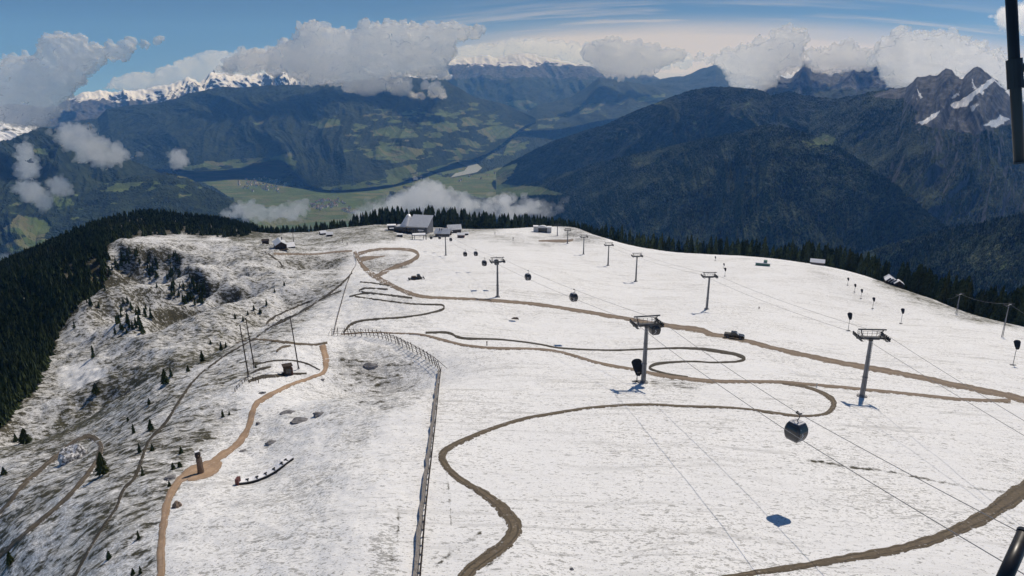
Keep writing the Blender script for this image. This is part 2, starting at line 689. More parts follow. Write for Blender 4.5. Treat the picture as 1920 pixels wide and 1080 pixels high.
t = NT('snowy_turf')
p = t.pos()
pc = t.mapping(p, scale=(0.5, 1.0, 1.0), rot=(0, 0, R(-12)))
pd = t.mapping(p, scale=(0.55, 1.0, 1.0), rot=(0, 0, R(16)))
n1 = t.noise(pc, 0.62, 9, 0.78)
n3 = t.noise(pd, 5.0, 4, 0.65)
n4 = t.noise(pd, 1.7, 4, 0.65)
n2 = t.noise(p, 0.045, 4, 0.6)
cv = t.attr('cover')
nn = t.math('ADD', t.math('MULTIPLY', n1, 0.75), t.math('MULTIPLY', n2, 0.25))
thr = t.rng(cv, 0.0, 1.0, 0.375, 0.640, False)
patch = t.rng(nn, t.math('SUBTRACT', thr, 0.02), t.math('ADD', thr, 0.07))
# grass tips standing through the thin snow: small specks everywhere, denser where the snow is thin
th2 = t.math('ADD', t.rng(cv, 0.3, 1.0, 0.47, 0.575, False), t.math('MULTIPLY', t.math('SUBTRACT', n2, 0.5), -0.22))
sp1 = t.math('MULTIPLY', t.rng(n3, th2, t.math('ADD', th2, 0.07)), 0.62)
sp2 = t.math('MULTIPLY', t.rng(n4, th2, t.math('ADD', th2, 0.08)), 0.55)
# long thin lines along the contours
n5 = t.noise(t.mapping(p, scale=(0.045, 0.42, 0.2), rot=(0, 0, R(6))), 1.0, 6, 0.68, 0.6)
n6 = t.noise(t.mapping(p, scale=(0.16, 1.3, 0.5), rot=(0, 0, R(-5))), 1.0, 5, 0.7, 0.4)
ln = t.math('MAXIMUM', t.math('MULTIPLY', t.rng(n5, 0.52, 0.66), 0.38), t.math('MULTIPLY', t.rng(n6, 0.55, 0.68), 0.36))
ln = t.math('MULTIPLY', ln, t.rng(n2, 0.38, 0.60, 0.30, 1.0))
bare = t.math('MAXIMUM', t.math('MAXIMUM', patch, ln), t.math('MAXIMUM', sp1, sp2))
soil = t.mix(t.attr('olive'), (0.064, 0.052, 0.040), (0.115, 0.108, 0.055))
soil = t.mix(t.rng(t.noise(p, 1.7, 6, 0.7), 0.35, 0.65), soil, (0.030, 0.030, 0.021))
snow = t.mix(t.rng(n2, 0.3, 0.7), (0.80, 0.80, 0.805), (0.87, 0.865, 0.86))
hgt = t.math('ADD', t.math('MULTIPLY', n3, 0.25), n1)
bm_ = t.bump(hgt, 0.4, 0.6)
t.bsdf(t.mix(bare, snow, soil), 0.8, 0, bm_, 0.2)
M_GROUND = t.m
me = mesh_np('snowy_ground', np.stack([GX, GY, GZ], -1), grid_faces(NA, NR)[:, ::-1], attrs={'cover': cover, 'olive': olive}, mats=[M_GROUND])
tag(link('snowy_ground', me), 'snow dusted mountain top meadow falling away from the camera', kind='structure')
# ------------------------------------------------------------------ mountains, hills and the valley
def interp_line(pts, px):
    pts = sorted(pts)
    xs = np.array([q[0] for q in pts], float)
    return [np.interp(px, xs, np.array([q[k] for q in pts], float)) for k in range(1, len(pts[0]))]


def smooth1(a, n):
    if n < 2:
        return a
    k = np.hanning(n + 2)[1:-1]
    k /= k.sum()
    return np.convolve(np.pad(a, n, mode='edge'), k, mode='same')[n:-n]


MEADOWS = []


def wood_mat(name, trees=60.0, meadow=(0.115, 0.155, 0.060), dark=(0.008, 0.016, 0.012), light=(0.034, 0.052, 0.028), rock=False,
             cut=0.0, snow=False):
    t = NT(name)
    p = t.pos()
    nb = t.noise(p, 1 / 420.0, 5, 0.6)
    nf = t.noise(p, 1 / trees, 5, 0.7)
    wood = t.mix(t.rng(nf, 0.36, 0.66), dark, light)
    wood = t.mix(t.math('MULTIPLY', t.rng(nb, 0.5, 0.7), 0.55), wood, (0.045, 0.062, 0.030))
    # clearings and meadows
    field = t.noise(p, 1 / 260.0, 4, 0.6)
    fields = t.mix(t.rng(t.noise(p, 1 / 130.0, 3, 0.5), 0.35, 0.65), meadow, tuple(c * 0.62 for c in meadow))
    fields = t.mix(t.rng(field, 0.56, 0.60), fields, (0.13, 0.13, 0.07))
    vo = t.n('ShaderNodeTexVoronoi')
    t.l(t.mapping(p, scale=(1 / 300.0, 1 / 140.0, 0.0), rot=(0, 0, R(25))), vo.inputs['Vector'])
    vo.inputs['Scale'].default_value = 1.0
    sv = t.n('ShaderNodeSeparateColor')
    t.l(vo.outputs['Color'], sv.inputs[0])
    fields = t.mix(t.math('MULTIPLY', t.rng(sv.outputs[0], 0.45, 0.75), 0.65), fields, (0.075, 0.115, 0.035))
    fields = t.mix(t.math('MULTIPLY', t.rng(sv.outputs[1], 0.75, 0.85), 0.7), fields, (0.17, 0.165, 0.085))
    m = t.rng(t.math('ADD', t.attr('meadow'), t.math('MULTIPLY', t.math('SUBTRACT', nf, 0.5), 1.5)), 0.42, 0.58)
    c = t.mix(m, wood, fields)
    if rock:
        rk = t.noise(p, 1 / 90.0, 6, 0.7)
        rc = t.mix(t.rng(rk, 0.32, 0.68), (0.030, 0.034, 0.042), (0.13, 0.137, 0.15))
        m2 = t.rng(t.math('ADD', t.attr('rock'), t.math('MULTIPLY', t.math('SUBTRACT', rk, 0.5), 1.3)), 0.42, 0.60)
        c = t.mix(m2, c, rc)
    if snow:
        sn = t.noise(p, 1 / 240.0, 6, 0.7)
        m3 = t.rng(t.math('ADD', t.attr('snow'), t.math('MULTIPLY', t.math('SUBTRACT', sn, 0.5), 1.3)), 0.45, 0.58)
        c = t.mix(m3, c, (0.82, 0.83, 0.86))
    bm = t.bump(nf, trees * 0.35, 0.9)
    t.bsdf(c, 0.9, 0, bm, 0.1)
    return t.m


SCATTER = [([(330, 335), (350, 305), (560, 290), (545, 350), (620, 350), (760, 330), (860, 300), (900, 330), (760, 360), (560, 370)], -0.12, 0.9),
           ([(690, 205), (880, 200), (1000, 235), (960, 300), (860, 300), (700, 300), (640, 260)], 0.10, 0.9),
           ([(560, 225), (640, 215), (700, 260), (680, 300), (620, 290)], 0.30, 0.8),
           ([(1000, 225), (1130, 190), (1250, 175), (1240, 195), (1060, 235)], 0.22, 0.75),
           ([(-20, 390), (140, 350), (160, 400), (60, 480), (-20, 480)], 0.22, 0.7),
           ([(150, 350), (300, 325), (420, 365), (300, 380), (160, 385)], 0.26, 0.7)]


def scattered(QX, QY):
    out = np.zeros(QX.shape)
    n_ = fbm(QX / 30 + QY / 60, QY / 9.5, 4, 0.5, 101)
    for poly, thr_, val in SCATTER:
        out = np.maximum(out, inpoly(QX, QY, poly) * sstep(thr_, thr_ + 0.10, n_) * val)
    return out


def ridge(name, label, crest, foot, mat, step=3.0, nv=150, gamma=1.0, spur=0.16, spurlen=900.0, jag=3.0, jagl=40.0, trees=0.0, tree_cell=3.0,
          seed=1, back=0.35, snowline=None, rockline=None, extra_snow=(), extra_rock=(), lean=0.0, zfoot=None):
    """one mountain: crest and foot are (px, py, distance) lines; the slope between them is cut by spurs and gullies"""
    x0, x1 = min(q[0] for q in crest), max(q[0] for q in crest)
    px = np.arange(x0, x1 + step, step)
    cy, cd = interp_line(crest, px)
    fy, fd = interp_line(foot, px)
    cd, fd, fy = smooth1(cd, 15), smooth1(fd, 61), smooth1(fy, 31)
    cy = cy + jag * fbm(px / jagl, np.full(px.shape, seed * 3.7), 5, 0.6, seed + 90)
    ca, cT = ray(px, cy)
    fa, fT = ray(px, fy)
    cz, fz = -cT * cd, -fT * fd
    if zfoot is not None:
        fz = np.minimum(fz, zfoot)
    v = np.concatenate([np.linspace(0, 1, nv), 1 + np.linspace(0.02, 1, 24) * back])
    V, _ = np.meshgrid(v, px)
    front = np.minimum(V, 1.0)
    prof = front ** gamma
    a = ca[:, None] + 0 * V
    r = fd[:, None] + (cd - fd)[:, None] * V
    z = fz[:, None] + (cz - fz)[:, None] * prof
    over = np.maximum(V - 1, 0)
    z = z - (cz - fz)[:, None] * over * 1.1
    X, Y = r * np.sin(a), r * np.cos(a)
    # spurs: ridged noise running down the fall line, warped a little
    s = a * cd.mean()
    wv = gnoise(s / spurlen * 0.7, V * 2.2 + seed, seed + 5)
    sp = fbm(s / spurlen + 0.35 * wv + lean * V, V * 0.9 + seed * 1.3, 5, 0.52, seed, True)
    amp = np.sin(np.clip(front, 0, 1) * math.pi) ** 0.8 * 0.9 + 0.10 * (1 - over)
    amp = amp * np.clip(1.0 - 0.85 * sstep(0.94, 1.0, V), 0, 1)
    height = np.abs(cz - fz)[:, None]
    z = z + height * spur * amp * (sp - 0.15)
    r = r - (cd - fd)[:, None] * spur * 0.5 * amp * sp
    z = z + height * 0.02 * fbm(X / 420, Y / 420, 4, 0.6, seed + 33)
    X, Y = r * np.sin(a), r * np.cos(a)
    P = np.stack([X, Y, z], -1)
    QX, QY = proj(P)
    meadow = np.zeros(V.shape)
    for poly, val in MEADOWS:
        bx = [q[0] for q in poly]
        by = [q[1] for q in poly]
        if max(bx) < x0 or min(bx) > x1:
            continue
        jx = QX + 7 * fbm(QX / 16, QY / 7, 3, 0.55, 77)
        jy = QY + 3 * fbm(QX / 16 + 40, QY / 7, 3, 0.55, 78)
        meadow = np.maximum(meadow, inpoly(jx, jy, poly) * val)
    meadow = np.maximum(meadow, scattered(QX, QY))
    snow = np.zeros(V.shape)
    rock = np.zeros(V.shape)
    g = np.cross(np.gradient(P, axis=0), np.gradient(P, axis=1))
    nzz = np.abs(g[..., 2]) / (np.linalg.norm(g, axis=-1) + 1e-9)
    if snowline is not None:
        lo, hi = snowline
        snow = sstep(lo, hi, z + 0.35 * (hi - lo) * fbm(X / 700, Y / 700, 4, 0.6, seed + 60)) * (0.12 + 0.88 * sstep(0.50, 0.78, nzz))
    if rockline is not None:
        lo, hi = rockline
        rock = sstep(lo, hi, z + 0.5 * (hi - lo) * fbm(X / 500, Y / 500, 4, 0.6, seed + 61)) + 0.6 * sstep(0.62, 0.45, nzz)
    for poly, val in extra_snow:
        jx = QX + 5 * fbm(QX / 14, QY / 9, 3, 0.6, 79)
        jy = QY + 4 * fbm(QX / 14 + 40, QY / 9, 3, 0.6, 80)
        snow = np.maximum(snow, inpoly(jx, jy, poly) * val)
    for poly, val in extra_rock:
        jx = QX + 6 * fbm(QX / 18, QY / 12, 3, 0.6, 81)
        jy = QY + 5 * fbm(QX / 18 + 40, QY / 12, 3, 0.6, 82)
        rock = np.maximum(rock, inpoly(jx, jy, poly) * val)
    if extra_rock:
        snow = np.maximum(snow, rock * 0.62 * sstep(0.05, 0.55, fbm(s / 260 + 0.8 * V, z / 420, 4, 0.65, seed + 70)))
    if trees > 0:
        clear = (1 - np.clip(meadow + rock + snow, 0, 1))
        rs = np.random.default_rng(seed + 500).random(V.shape)
        dens = 0.55 + 0.9 * fbm(X / 260, Y / 260, 4, 0.6, seed + 44)
        P[..., 2] += trees * clear * (rs ** 2) * np.clip(dens, 0.1, 1.2)
    me = mesh_np(name, P, grid_faces(*V.shape)[:, ::-1], attrs={'meadow': meadow, 'snow': snow, 'rock': rock}, mats=[mat], smooth=trees < 1)
    return tag(link(name, me), label, kind='structure')


def D3(pts, k=3.0, ox=0, oy=0):
    return [(ox + x / k, oy + y / k) for x, y in pts]


MEADOWS += [(D3(q, 3, 640, 0), v) for q, v in (
    ([(170, 740), (270, 705), (420, 740), (430, 770), (330, 780), (200, 765)], 0.75),
    ([(120, 870), (210, 830), (300, 818), (470, 840), (460, 870), (340, 915), (280, 915), (260, 880), (160, 890)], 0.85),
    ([(250, 960), (350, 930), (430, 920), (420, 960), (300, 1040), (260, 1020)], 0.8),
    ([(500, 715), (560, 690), (640, 690), (670, 735), (600, 745)], 0.85),
    ([(660, 670), (720, 655), (810, 690), (700, 705)], 0.8),
    ([(530, 620), (560, 615), (660, 660), (640, 670)], 0.7),
    ([(390, 620), (520, 640), (500, 660), (400, 630)], 0.6),
    ([(230, 650), (400, 655), (400, 668), (240, 664)], 0.6),
    ([(760, 735), (870, 700), (1030, 738), (960, 775), (870, 782), (820, 770)], 0.9),
    ([(910, 880), (930, 820), (1060, 790), (1040, 830), (980, 860)], 0.9),
    ([(1100, 700), (1200, 700), (1190, 718), (1110, 722)], 0.85),
    ([(920, 575), (1040, 558), (1105, 590), (1040, 622), (980, 600)], 0.95),
    ([(720, 580), (770, 580), (770, 596), (720, 596)], 0.8),
    ([(1330, 590), (1450, 575), (1480, 590), (1400, 640), (1340, 640)], 0.62),
    ([(1660, 550), (1790, 533), (1810, 560), (1680, 577)], 0.85),
    ([(560, 840), (720, 845), (720, 870), (580, 850)], 0.7),
    ([(690, 800), (760, 795), (800, 830), (740, 835)], 0.7),
    ([(580, 930), (680, 905), (690, 950), (600, 975), (470, 960), (520, 940)], 0.8),
    ([(0, 1050), (100, 1040), (200, 1035), (100, 1080), (0, 1080)], 0.85),
)]
MEADOWS += [(D3(q, 3, 0, 0), v) for q, v in (
    ([(1740, 700), (1830, 660), (1920, 680), (1920, 705), (1800, 722)], 0.9),
    ([(560, 1080), (620, 1045), (700, 1030), (830, 1022), (760, 1050), (690, 1075)], 0.85),
    ([(160, 840), (290, 832), (270, 870), (180, 860)], 0.65),
    ([(1000, 1040), (1040, 1035), (1040, 1060), (1010, 1060)], 0.7),
    ([(800, 820), (850, 815), (830, 840)], 0.5),
    ([(1430, 690), (1480, 685), (1480, 700), (1440, 705)], 0.6),
)]
MEADOWS += [
    ([(7, 430), (33, 403), (67, 408), (97, 427), (83, 445), (33, 440)], 0.78),
    ([(10, 455), (60, 440), (90, 450), (70, 470), (20, 475)], 0.62),
    ([(95, 370), (130, 362), (140, 385), (110, 395)], 0.55),
    # valley floor around the two villages, and below the wood spur
    ([(330, 322), (450, 316), (545, 285), (553, 291), (530, 322), (512, 336), (540, 352), (622, 359), (702, 347), (745, 345),
      (720, 375), (760, 400), (700, 430), (480, 430), (440, 375), (395, 348)], 1.0),
    ([(725, 345), (850, 330), (905, 325), (972, 305), (960, 328), (940, 345), (1010, 350), (1060, 365), (900, 372), (820, 356)], 0.95),
    # sunny glades on the big wooded hill and the ridge in front of it
    ([(1525, 262), (1545, 250), (1570, 262), (1560, 275), (1530, 272)], 0.75),
    ([(1500, 262), (1560, 280), (1590, 300), (1560, 302), (1510, 280)], 0.45),
    ([(1340, 200), (1400, 190), (1440, 200), (1430, 240), (1380, 230)], 0.36),
    ([(1290, 215), (1330, 205), (1340, 240), (1300, 250)], 0.34),
    ([(1120, 255), (1180, 235), (1180, 262), (1130, 275)], 0.34),
    ([(1180, 300), (1230, 290), (1240, 310), (1190, 318)], 0.40),
    ([(1820, 470), (1880, 455), (1900, 500), (1850, 520), (1810, 500)], 0.36),
    ([(1570, 300), (1630, 330), (1640, 380), (1590, 350)], 0.33),
    ([(1390, 395), (1440, 385), (1450, 440), (1400, 450)], 0.34),
]

M_FAR = wood_mat('distant_woods', 110, snow=True, rock=True)
M_MID = wood_mat('valley_woods', 60, snow=True, rock=True)
M_NEAR = wood_mat('near_woods', 24, rock=True, snow=True, dark=(0.008, 0.016, 0.012), light=(0.055, 0.080, 0.042))

# far snowy range on the left
ridge('mountain', 'jagged snow covered range along the left horizon',
      [(-150, 215, 21000), (60, 205, 21000), (107, 197, 20500), (130, 185, 20000), (153, 172, 20000), (180, 170, 20000), (213, 173, 20000),
       (253, 170, 20000), (280, 166, 20000), (320, 156, 20000), (353, 147, 20000), (373, 154, 20000), (397, 136, 20000), (430, 138, 20000),
       (467, 143, 20000), (500, 135, 20000), (533, 134, 20000), (553, 137, 20000), (620, 150, 20000), (700, 158, 20000)],
      [(-150, 250, 15500), (700, 250, 15500)], M_FAR, 2.0, 170, 1.0, 0.34, 1100, 8, 22, seed=3, snowline=(-520, -60), rockline=(-900, -500))
# far centre range
ridge('mountain', 'snow capped range at the head of the valley',
      [(780, 130, 24000), (833, 113, 24000), (867, 109, 24000), (903, 103, 24000), (933, 108, 24000), (960, 101, 24000), (987, 99, 24000),
       (1023, 109, 24000), (1067, 116, 24000), (1100, 122, 24000), (1123, 130, 24000), (1173, 140, 24000), (1223, 140, 24000), (1257, 158, 23500),
       (1275, 166, 23000), (1300, 178, 23000)],
      [(780, 215, 19000), (985, 217, 19000), (1100, 205, 19000), (1300, 200, 19000)], M_FAR, 2.0, 150, 1.0, 0.20, 1700, 4, 26, seed=9,
      snowline=(430, 980), rockline=(100, 500))
# blue hills behind the wooded hill
ridge('mountain', 'faint blue hills far beyond the wooded hill',
      [(1200, 160, 21000), (1240, 148, 21000), (1280, 142, 20000), (1313, 130, 20000), (1343, 120, 20000), (1360, 132, 20000), (1400, 142, 20000),
       (1440, 150, 20000), (1520, 165, 20000)],
      [(1200, 190, 16000), (1520, 190, 16000)], M_FAR, 2.5, 80, 1.0, 0.18, 1500, 4, 26, seed=13, snowline=(900, 1300), rockline=(700, 1200))
ridge('mountain', 'broken dark rock massif under the right hand clouds',
      [(1420, 165, 12000), (1447, 150, 12000), (1467, 143, 12000), (1487, 146, 12000), (1500, 128, 12000), (1507, 113, 12000), (1514, 114, 12000),
       (1522, 133, 12000), (1533, 131, 12000), (1557, 141, 12000), (1580, 131, 12000), (1600, 125, 12000), (1630, 119, 12000), (1650, 120, 12000),
       (1673, 128, 12000), (1690, 150, 12000), (1740, 165, 12000)],
      [(1420, 200, 9500), (1740, 200, 9500)], M_MID, 2.0, 120, 1.0, 0.30, 700, 8, 14, seed=17, snowline=(330, 700), rockline=(-120, 120))
# spur on the left of the head of the valley
ridge('hill', 'blue wooded hill at the foot of the snow capped range',
      [(960, 222, 17500), (985, 213, 17500), (1007, 198, 17500), (1040, 190, 17500), (1073, 180, 17500), (1100, 165, 17500), (1123, 144, 17500),
       (1170, 152, 17500), (1220, 160, 17500), (1268, 172, 17200), (1300, 190, 17000)],
      [(960, 246, 14300), (1050, 243, 14300), (1150, 222, 14300), (1300, 215, 14300)], M_FAR, 2.5, 110, 1.0, 0.14, 1000, 3, 40, seed=19)
# big dark mountain across the valley
ridge('mountain', 'broad dark blue mountain across the valley under the clouds',
      [(60, 260, 13500), (127, 228, 13500), (183, 222, 13500), (200, 205, 13500), (240, 199, 13500), (300, 193, 13500), (333, 184, 13500), (353, 176, 13500),
       (417, 163, 13500), (467, 163, 13500), (533, 160, 13500), (600, 158, 13500), (680, 150, 13500), (743, 137, 13500), (757, 135, 13500),
       (790, 147, 13500), (817, 142, 13500), (840, 153, 13500), (873, 173, 14000), (893, 184, 14500), (940, 194, 15000), (973, 207, 15500),
       (988, 214, 15500), (1010, 226, 15500)],
      [(60, 312, 10600), (270, 316, 10500), (350, 324, 10200), (430, 317, 10400), (500, 300, 10300), (530, 300, 9800), (545, 342, 9000), (600, 359, 8500),
       (700, 352, 8700), (760, 338, 9200), (850, 305, 11000), (900, 296, 11500), (940, 272, 12800), (985, 232, 14800), (1010, 230, 15200)],
      M_MID, 2.2, 240, 0.95, 0.16, 1500, 2.5, 40, trees=14, seed=23, snowline=(60, 330))
# left mountain under the cloud
ridge('mountain', 'shadowy left mountain slope below the drifting cloud',
      [(-260, 190, 8200), (-100, 215, 8200), (0, 226, 8200), (60, 238, 8100), (100, 243, 8000), (140, 255, 7900), (180, 268, 7800), (250, 302, 7700), (310, 328, 7600)],
      [(-260, 520, 4300), (0, 505, 4300), (150, 440, 5000), (310, 400, 6000)], M_MID, 2.5, 200, 0.9, 0.20, 900, 3, 40, trees=12, seed=29, zfoot=-1230,
      extra_snow=[([(-260, 190), (0, 222), (75, 238), (20, 262), (-60, 280), (-260, 300)], 0.62)])
ridge('hill', 'rounded dark hill with meadow strips on the left of the village',
      [(60, 410, 5600), (110, 388, 5800), (150, 368, 6000), (200, 344, 6200), (260, 329, 6300), (310, 324, 6400), (350, 332, 6300), (383, 350, 6200),
       (410, 362, 6000), (450, 386, 5800), (475, 402, 5700), (520, 440, 5500)],
      [(60, 520, 3600), (520, 520, 3600)], M_MID, 2.5, 150, 0.9, 0.14, 700, 3, 40, trees=14, seed=31, zfoot=-1230)
# valley floor
va = np.linspace(-0.78, 0.20, 760)
vr = np.exp(np.linspace(math.log(2600), math.log(22000), 460))
VA, VR = np.meshgrid(va, vr, indexing='ij')
vz = np.interp(VR, [2600, 11600, 14500, 18000, 22000], [-1225, -1225, -960, -740, -500])
VX, VY = VR * np.sin(VA), VR * np.cos(VA)
hl = fbm(VX / 1500, VY / 1500, 5, 0.5, 91)
vz = vz + sstep(11300, 13000, VR) * (190 * hl + 60 * fbm(VX / 500, VY / 500, 3, 0.5, 92, True)) + 10 * hl
P = np.stack([VX, VY, vz], -1)
QX, QY = proj(P)
md = np.zeros(VA.shape)
for poly, val in MEADOWS:
    jx = QX + 7 * fbm(QX / 16, QY / 7, 3, 0.55, 77)
    jy = QY + 3 * fbm(QX / 16 + 40, QY / 7, 3, 0.55, 78)
    md = np.maximum(md, inpoly(jx, jy, poly) * val)
LAKE = D3([(650, 908), (700, 897), (755, 890), (752, 912), (792, 944), (765, 968), (700, 982), (615, 998), (640, 975), (690, 962), (712, 937), (665, 918)], 3, 640, 0)
md = np.maximum(md, scattered(QX, QY))
lk = inpoly(QX, QY, LAKE)
ld = np.where(lk, 0, polydist(QX, QY, LAKE + [LAKE[0]]))
wl = sstep(7, 2, ld)
P[..., 2] = P[..., 2] * (1 - wl) - 1232 * wl
rs = np.random.default_rng(5).random(VA.shape)
P[..., 2] += 16 * rs ** 2 * (1 - np.clip(md * 1.3, 0, 1)) * (1 - wl)
me = mesh_np('valley_floor', P, grid_faces(*VA.shape)[:, ::-1], attrs={'meadow': md, 'snow': 0 * md, 'rock': 0 * md}, mats=[M_MID], smooth=False)
tag(link('valley_floor', me), 'green valley floor of meadows, woods and villages', kind='structure')
# lake
lp = [(-1222.0 / -1.0) / float(ray(x, y)[1]) for x, y in LAKE]
lv = []
for (x, y), h in zip(LAKE, lp):
    a, T = ray(x, y)
    lv.append((h * math.sin(a), h * math.cos(a), -1222.0))
t = NT('lake_water')
b = t.bsdf((0.33, 0.36, 0.35), 0.4, 0, t.bump(t.noise(t.pos(), 0.02, 4, 0.6), 1.0, 0.3), 0.5)  # pale base colour stands in for sky mirrored in the water
m_ = MB().add(lv, [tuple(range(len(lv)))])
o = m_.build('lake', t.m)
tag(o, 'pale grey lake lying in the green valley', kind='structure')

# wooded hill on the right, the ridge before it, and the rock peaks
ridge('hill', 'great wooded hill with a rounded top right of the valley',
      [(930, 322, 9300), (960, 302, 9200), (1040, 262, 9000), (1130, 236, 8600), (1200, 205, 8300), (1265, 180, 8000), (1300, 168, 7900), (1340, 162, 7800),
       (1390, 165, 7700), (1420, 170, 7700), (1447, 180, 7600), (1480, 172, 7600), (1513, 180, 7500), (1567, 187, 7500), (1597, 180, 7400), (1640, 172, 7400), (1720, 190, 7400)],
      [(930, 345, 8600), (1000, 350, 8300), (1100, 345, 6900), (1300, 320, 6000), (1720, 330, 5600)], M_MID, 2.0, 260, 0.85, 0.15, 900, 2.5, 40, trees=20, seed=37, zfoot=-1230)
ridge('mountain', 'grey rock peaks with snow gullies above dark forest',
      [(1520, 215, 7000), (1590, 190, 6900), (1633, 174, 6800), (1670, 167, 6700), (1700, 162, 6600), (1720, 146, 6500), (1732, 143, 6500), (1745, 141, 6500), (1757, 141, 6500),
       (1766, 132, 6500), (1773, 126, 6500), (1784, 129, 6500), (1792, 142, 6500), (1800, 148, 6500), (1806, 146, 6500), (1815, 136, 6500), (1826, 128, 6500),
       (1838, 127, 6500), (1850, 134, 6500), (1861, 145, 6500), (1870, 152, 6500), (1882, 165, 6500), (1900, 177, 6500), (1920, 192, 6500), (2000, 225, 6500), (2150, 270, 6500)],
      [(1520, 420, 3700), (1700, 480, 3000), (2150, 480, 2800)], M_NEAR, 1.5, 400, 1.25, 0.17, 620, 5, 16, trees=22, seed=41, zfoot=-1100, lean=-0.5,
      rockline=(330, 560),
      extra_snow=[(D3([(1500, 590), (1570, 560), (1740, 440), (1760, 450), (1640, 545), (1590, 600), (1530, 610)], 3, 1280), 1.2),
                  (D3([(1690, 705), (1790, 650), (1840, 670), (1760, 720)], 3, 1280), 1.1), (D3([(1740, 435), (1870, 540), (1860, 560), (1760, 460)], 3, 1280), 0.9),
                  (D3([(1330, 690), (1400, 650), (1450, 620), (1420, 660), (1350, 710)], 3, 1280), 0.8), (D3([(1535, 415), (1580, 435), (1560, 445)], 3, 1280), 1.0),
                  (D3([(1625, 440), (1650, 500), (1630, 510)], 3, 1280), 0.9), (D3([(1310, 480), (1350, 545), (1335, 550)], 3, 1280), 0.8),
                  (D3([(1500, 545), (1560, 520), (1560, 535), (1510, 555)], 3, 1280), 0.8)],
      extra_rock=[(D3([(1060, 545), (1180, 500), (1300, 440), (1450, 330), (1700, 330), (1900, 380), (2000, 600), (1900, 690), (1650, 750), (1420, 720), (1300, 690), (1320, 620), (1240, 560)], 3, 1280), 0.95),
                  (D3([(1420, 760), (1450, 740), (1450, 860), (1430, 860)], 3, 1280), 0.7)])
ridge('hill', 'dark forested ridge descending towards the valley floor',
      [(930, 356, 7300), (1000, 345, 7000), (1100, 312, 6500), (1200, 287, 6000), (1300, 265, 5600), (1380, 250, 5300), (1430, 237, 5100), (1447, 234, 5000),
       (1490, 242, 4900), (1530, 256, 4700), (1580, 282, 4500), (1640, 318, 4300), (1700, 365, 4000), (1760, 415, 3700), (1820, 470, 3400)],
      [(930, 375, 6500), (1000, 395, 4500), (1100, 440, 3200), (1300, 500, 2500), (1820, 600, 2300)], M_NEAR, 1.6, 420, 1.0, 0.13, 480, 2.5, 40, trees=24, seed=43, zfoot=-1230)
ridge('hill', 'near wooded shoulder rising at the right edge behind the snow slope',
      [(1380, 570, 2900), (1450, 540, 2900), (1500, 515, 2900), (1570, 488, 2900), (1640, 466, 2800), (1700, 450, 2750), (1760, 436, 2700), (1850, 418, 2600), (1920, 402, 2500), (2100, 360, 2400)],
      [(1380, 640, 1500), (1500, 640, 1500), (2100, 720, 1300)], M_NEAR, 1.6, 260, 0.9, 0.055, 300, 3, 40, trees=22, seed=47, zfoot=-1050)
# ------------------------------------------------------------------ clouds: closed bodies of scattering vapour


def vapour(name, density, aniso=0.2, color=(1, 1, 1), skin=0.0):
    t = NT(name)
    v = t.n('ShaderNodeVolumePrincipled')
    v.inputs['Color'].default_value = (*color, 1)
    v.inputs['Density'].default_value = density
    v.inputs['Anisotropy'].default_value = aniso
    t.l(v.outputs[0], t.out.inputs['Volume'])
    if skin > 0:
        # added half-clear surface shell, so the billows take crisper light and shade
        a_ = t.n('ShaderNodeBsdfDiffuse')
        c_ = t.n('ShaderNodeBsdfTranslucent')
        b_ = t.n('ShaderNodeBsdfTransparent')
        for q_ in (a_, c_):
            q_.inputs['Color'].default_value = (0.98, 0.98, 0.98, 1)
        k_ = t.n('ShaderNodeMixShader')
        k_.inputs[0].default_value = 0.55
        t.l(a_.outputs[0], k_.inputs[1])
        t.l(c_.outputs[0], k_.inputs[2])
        m_ = t.n('ShaderNodeMixShader')
        m_.inputs[0].default_value = skin
        t.l(b_.outputs[0], m_.inputs[1])
        t.l(k_.outputs[0], m_.inputs[2])
        t.l(m_.outputs[0], t.out.inputs['Surface'])
    return t.m


_b = bmesh.new()
bmesh.ops.create_icosphere(_b, subdivisions=2, radius=1.0)
_ICV = np.array([v_.co[:] for v_ in _b.verts])
_b.verts.index_update()
_ICF = np.array([[v_.index for v_ in f_.verts] for f_ in _b.faces])
_b.free()


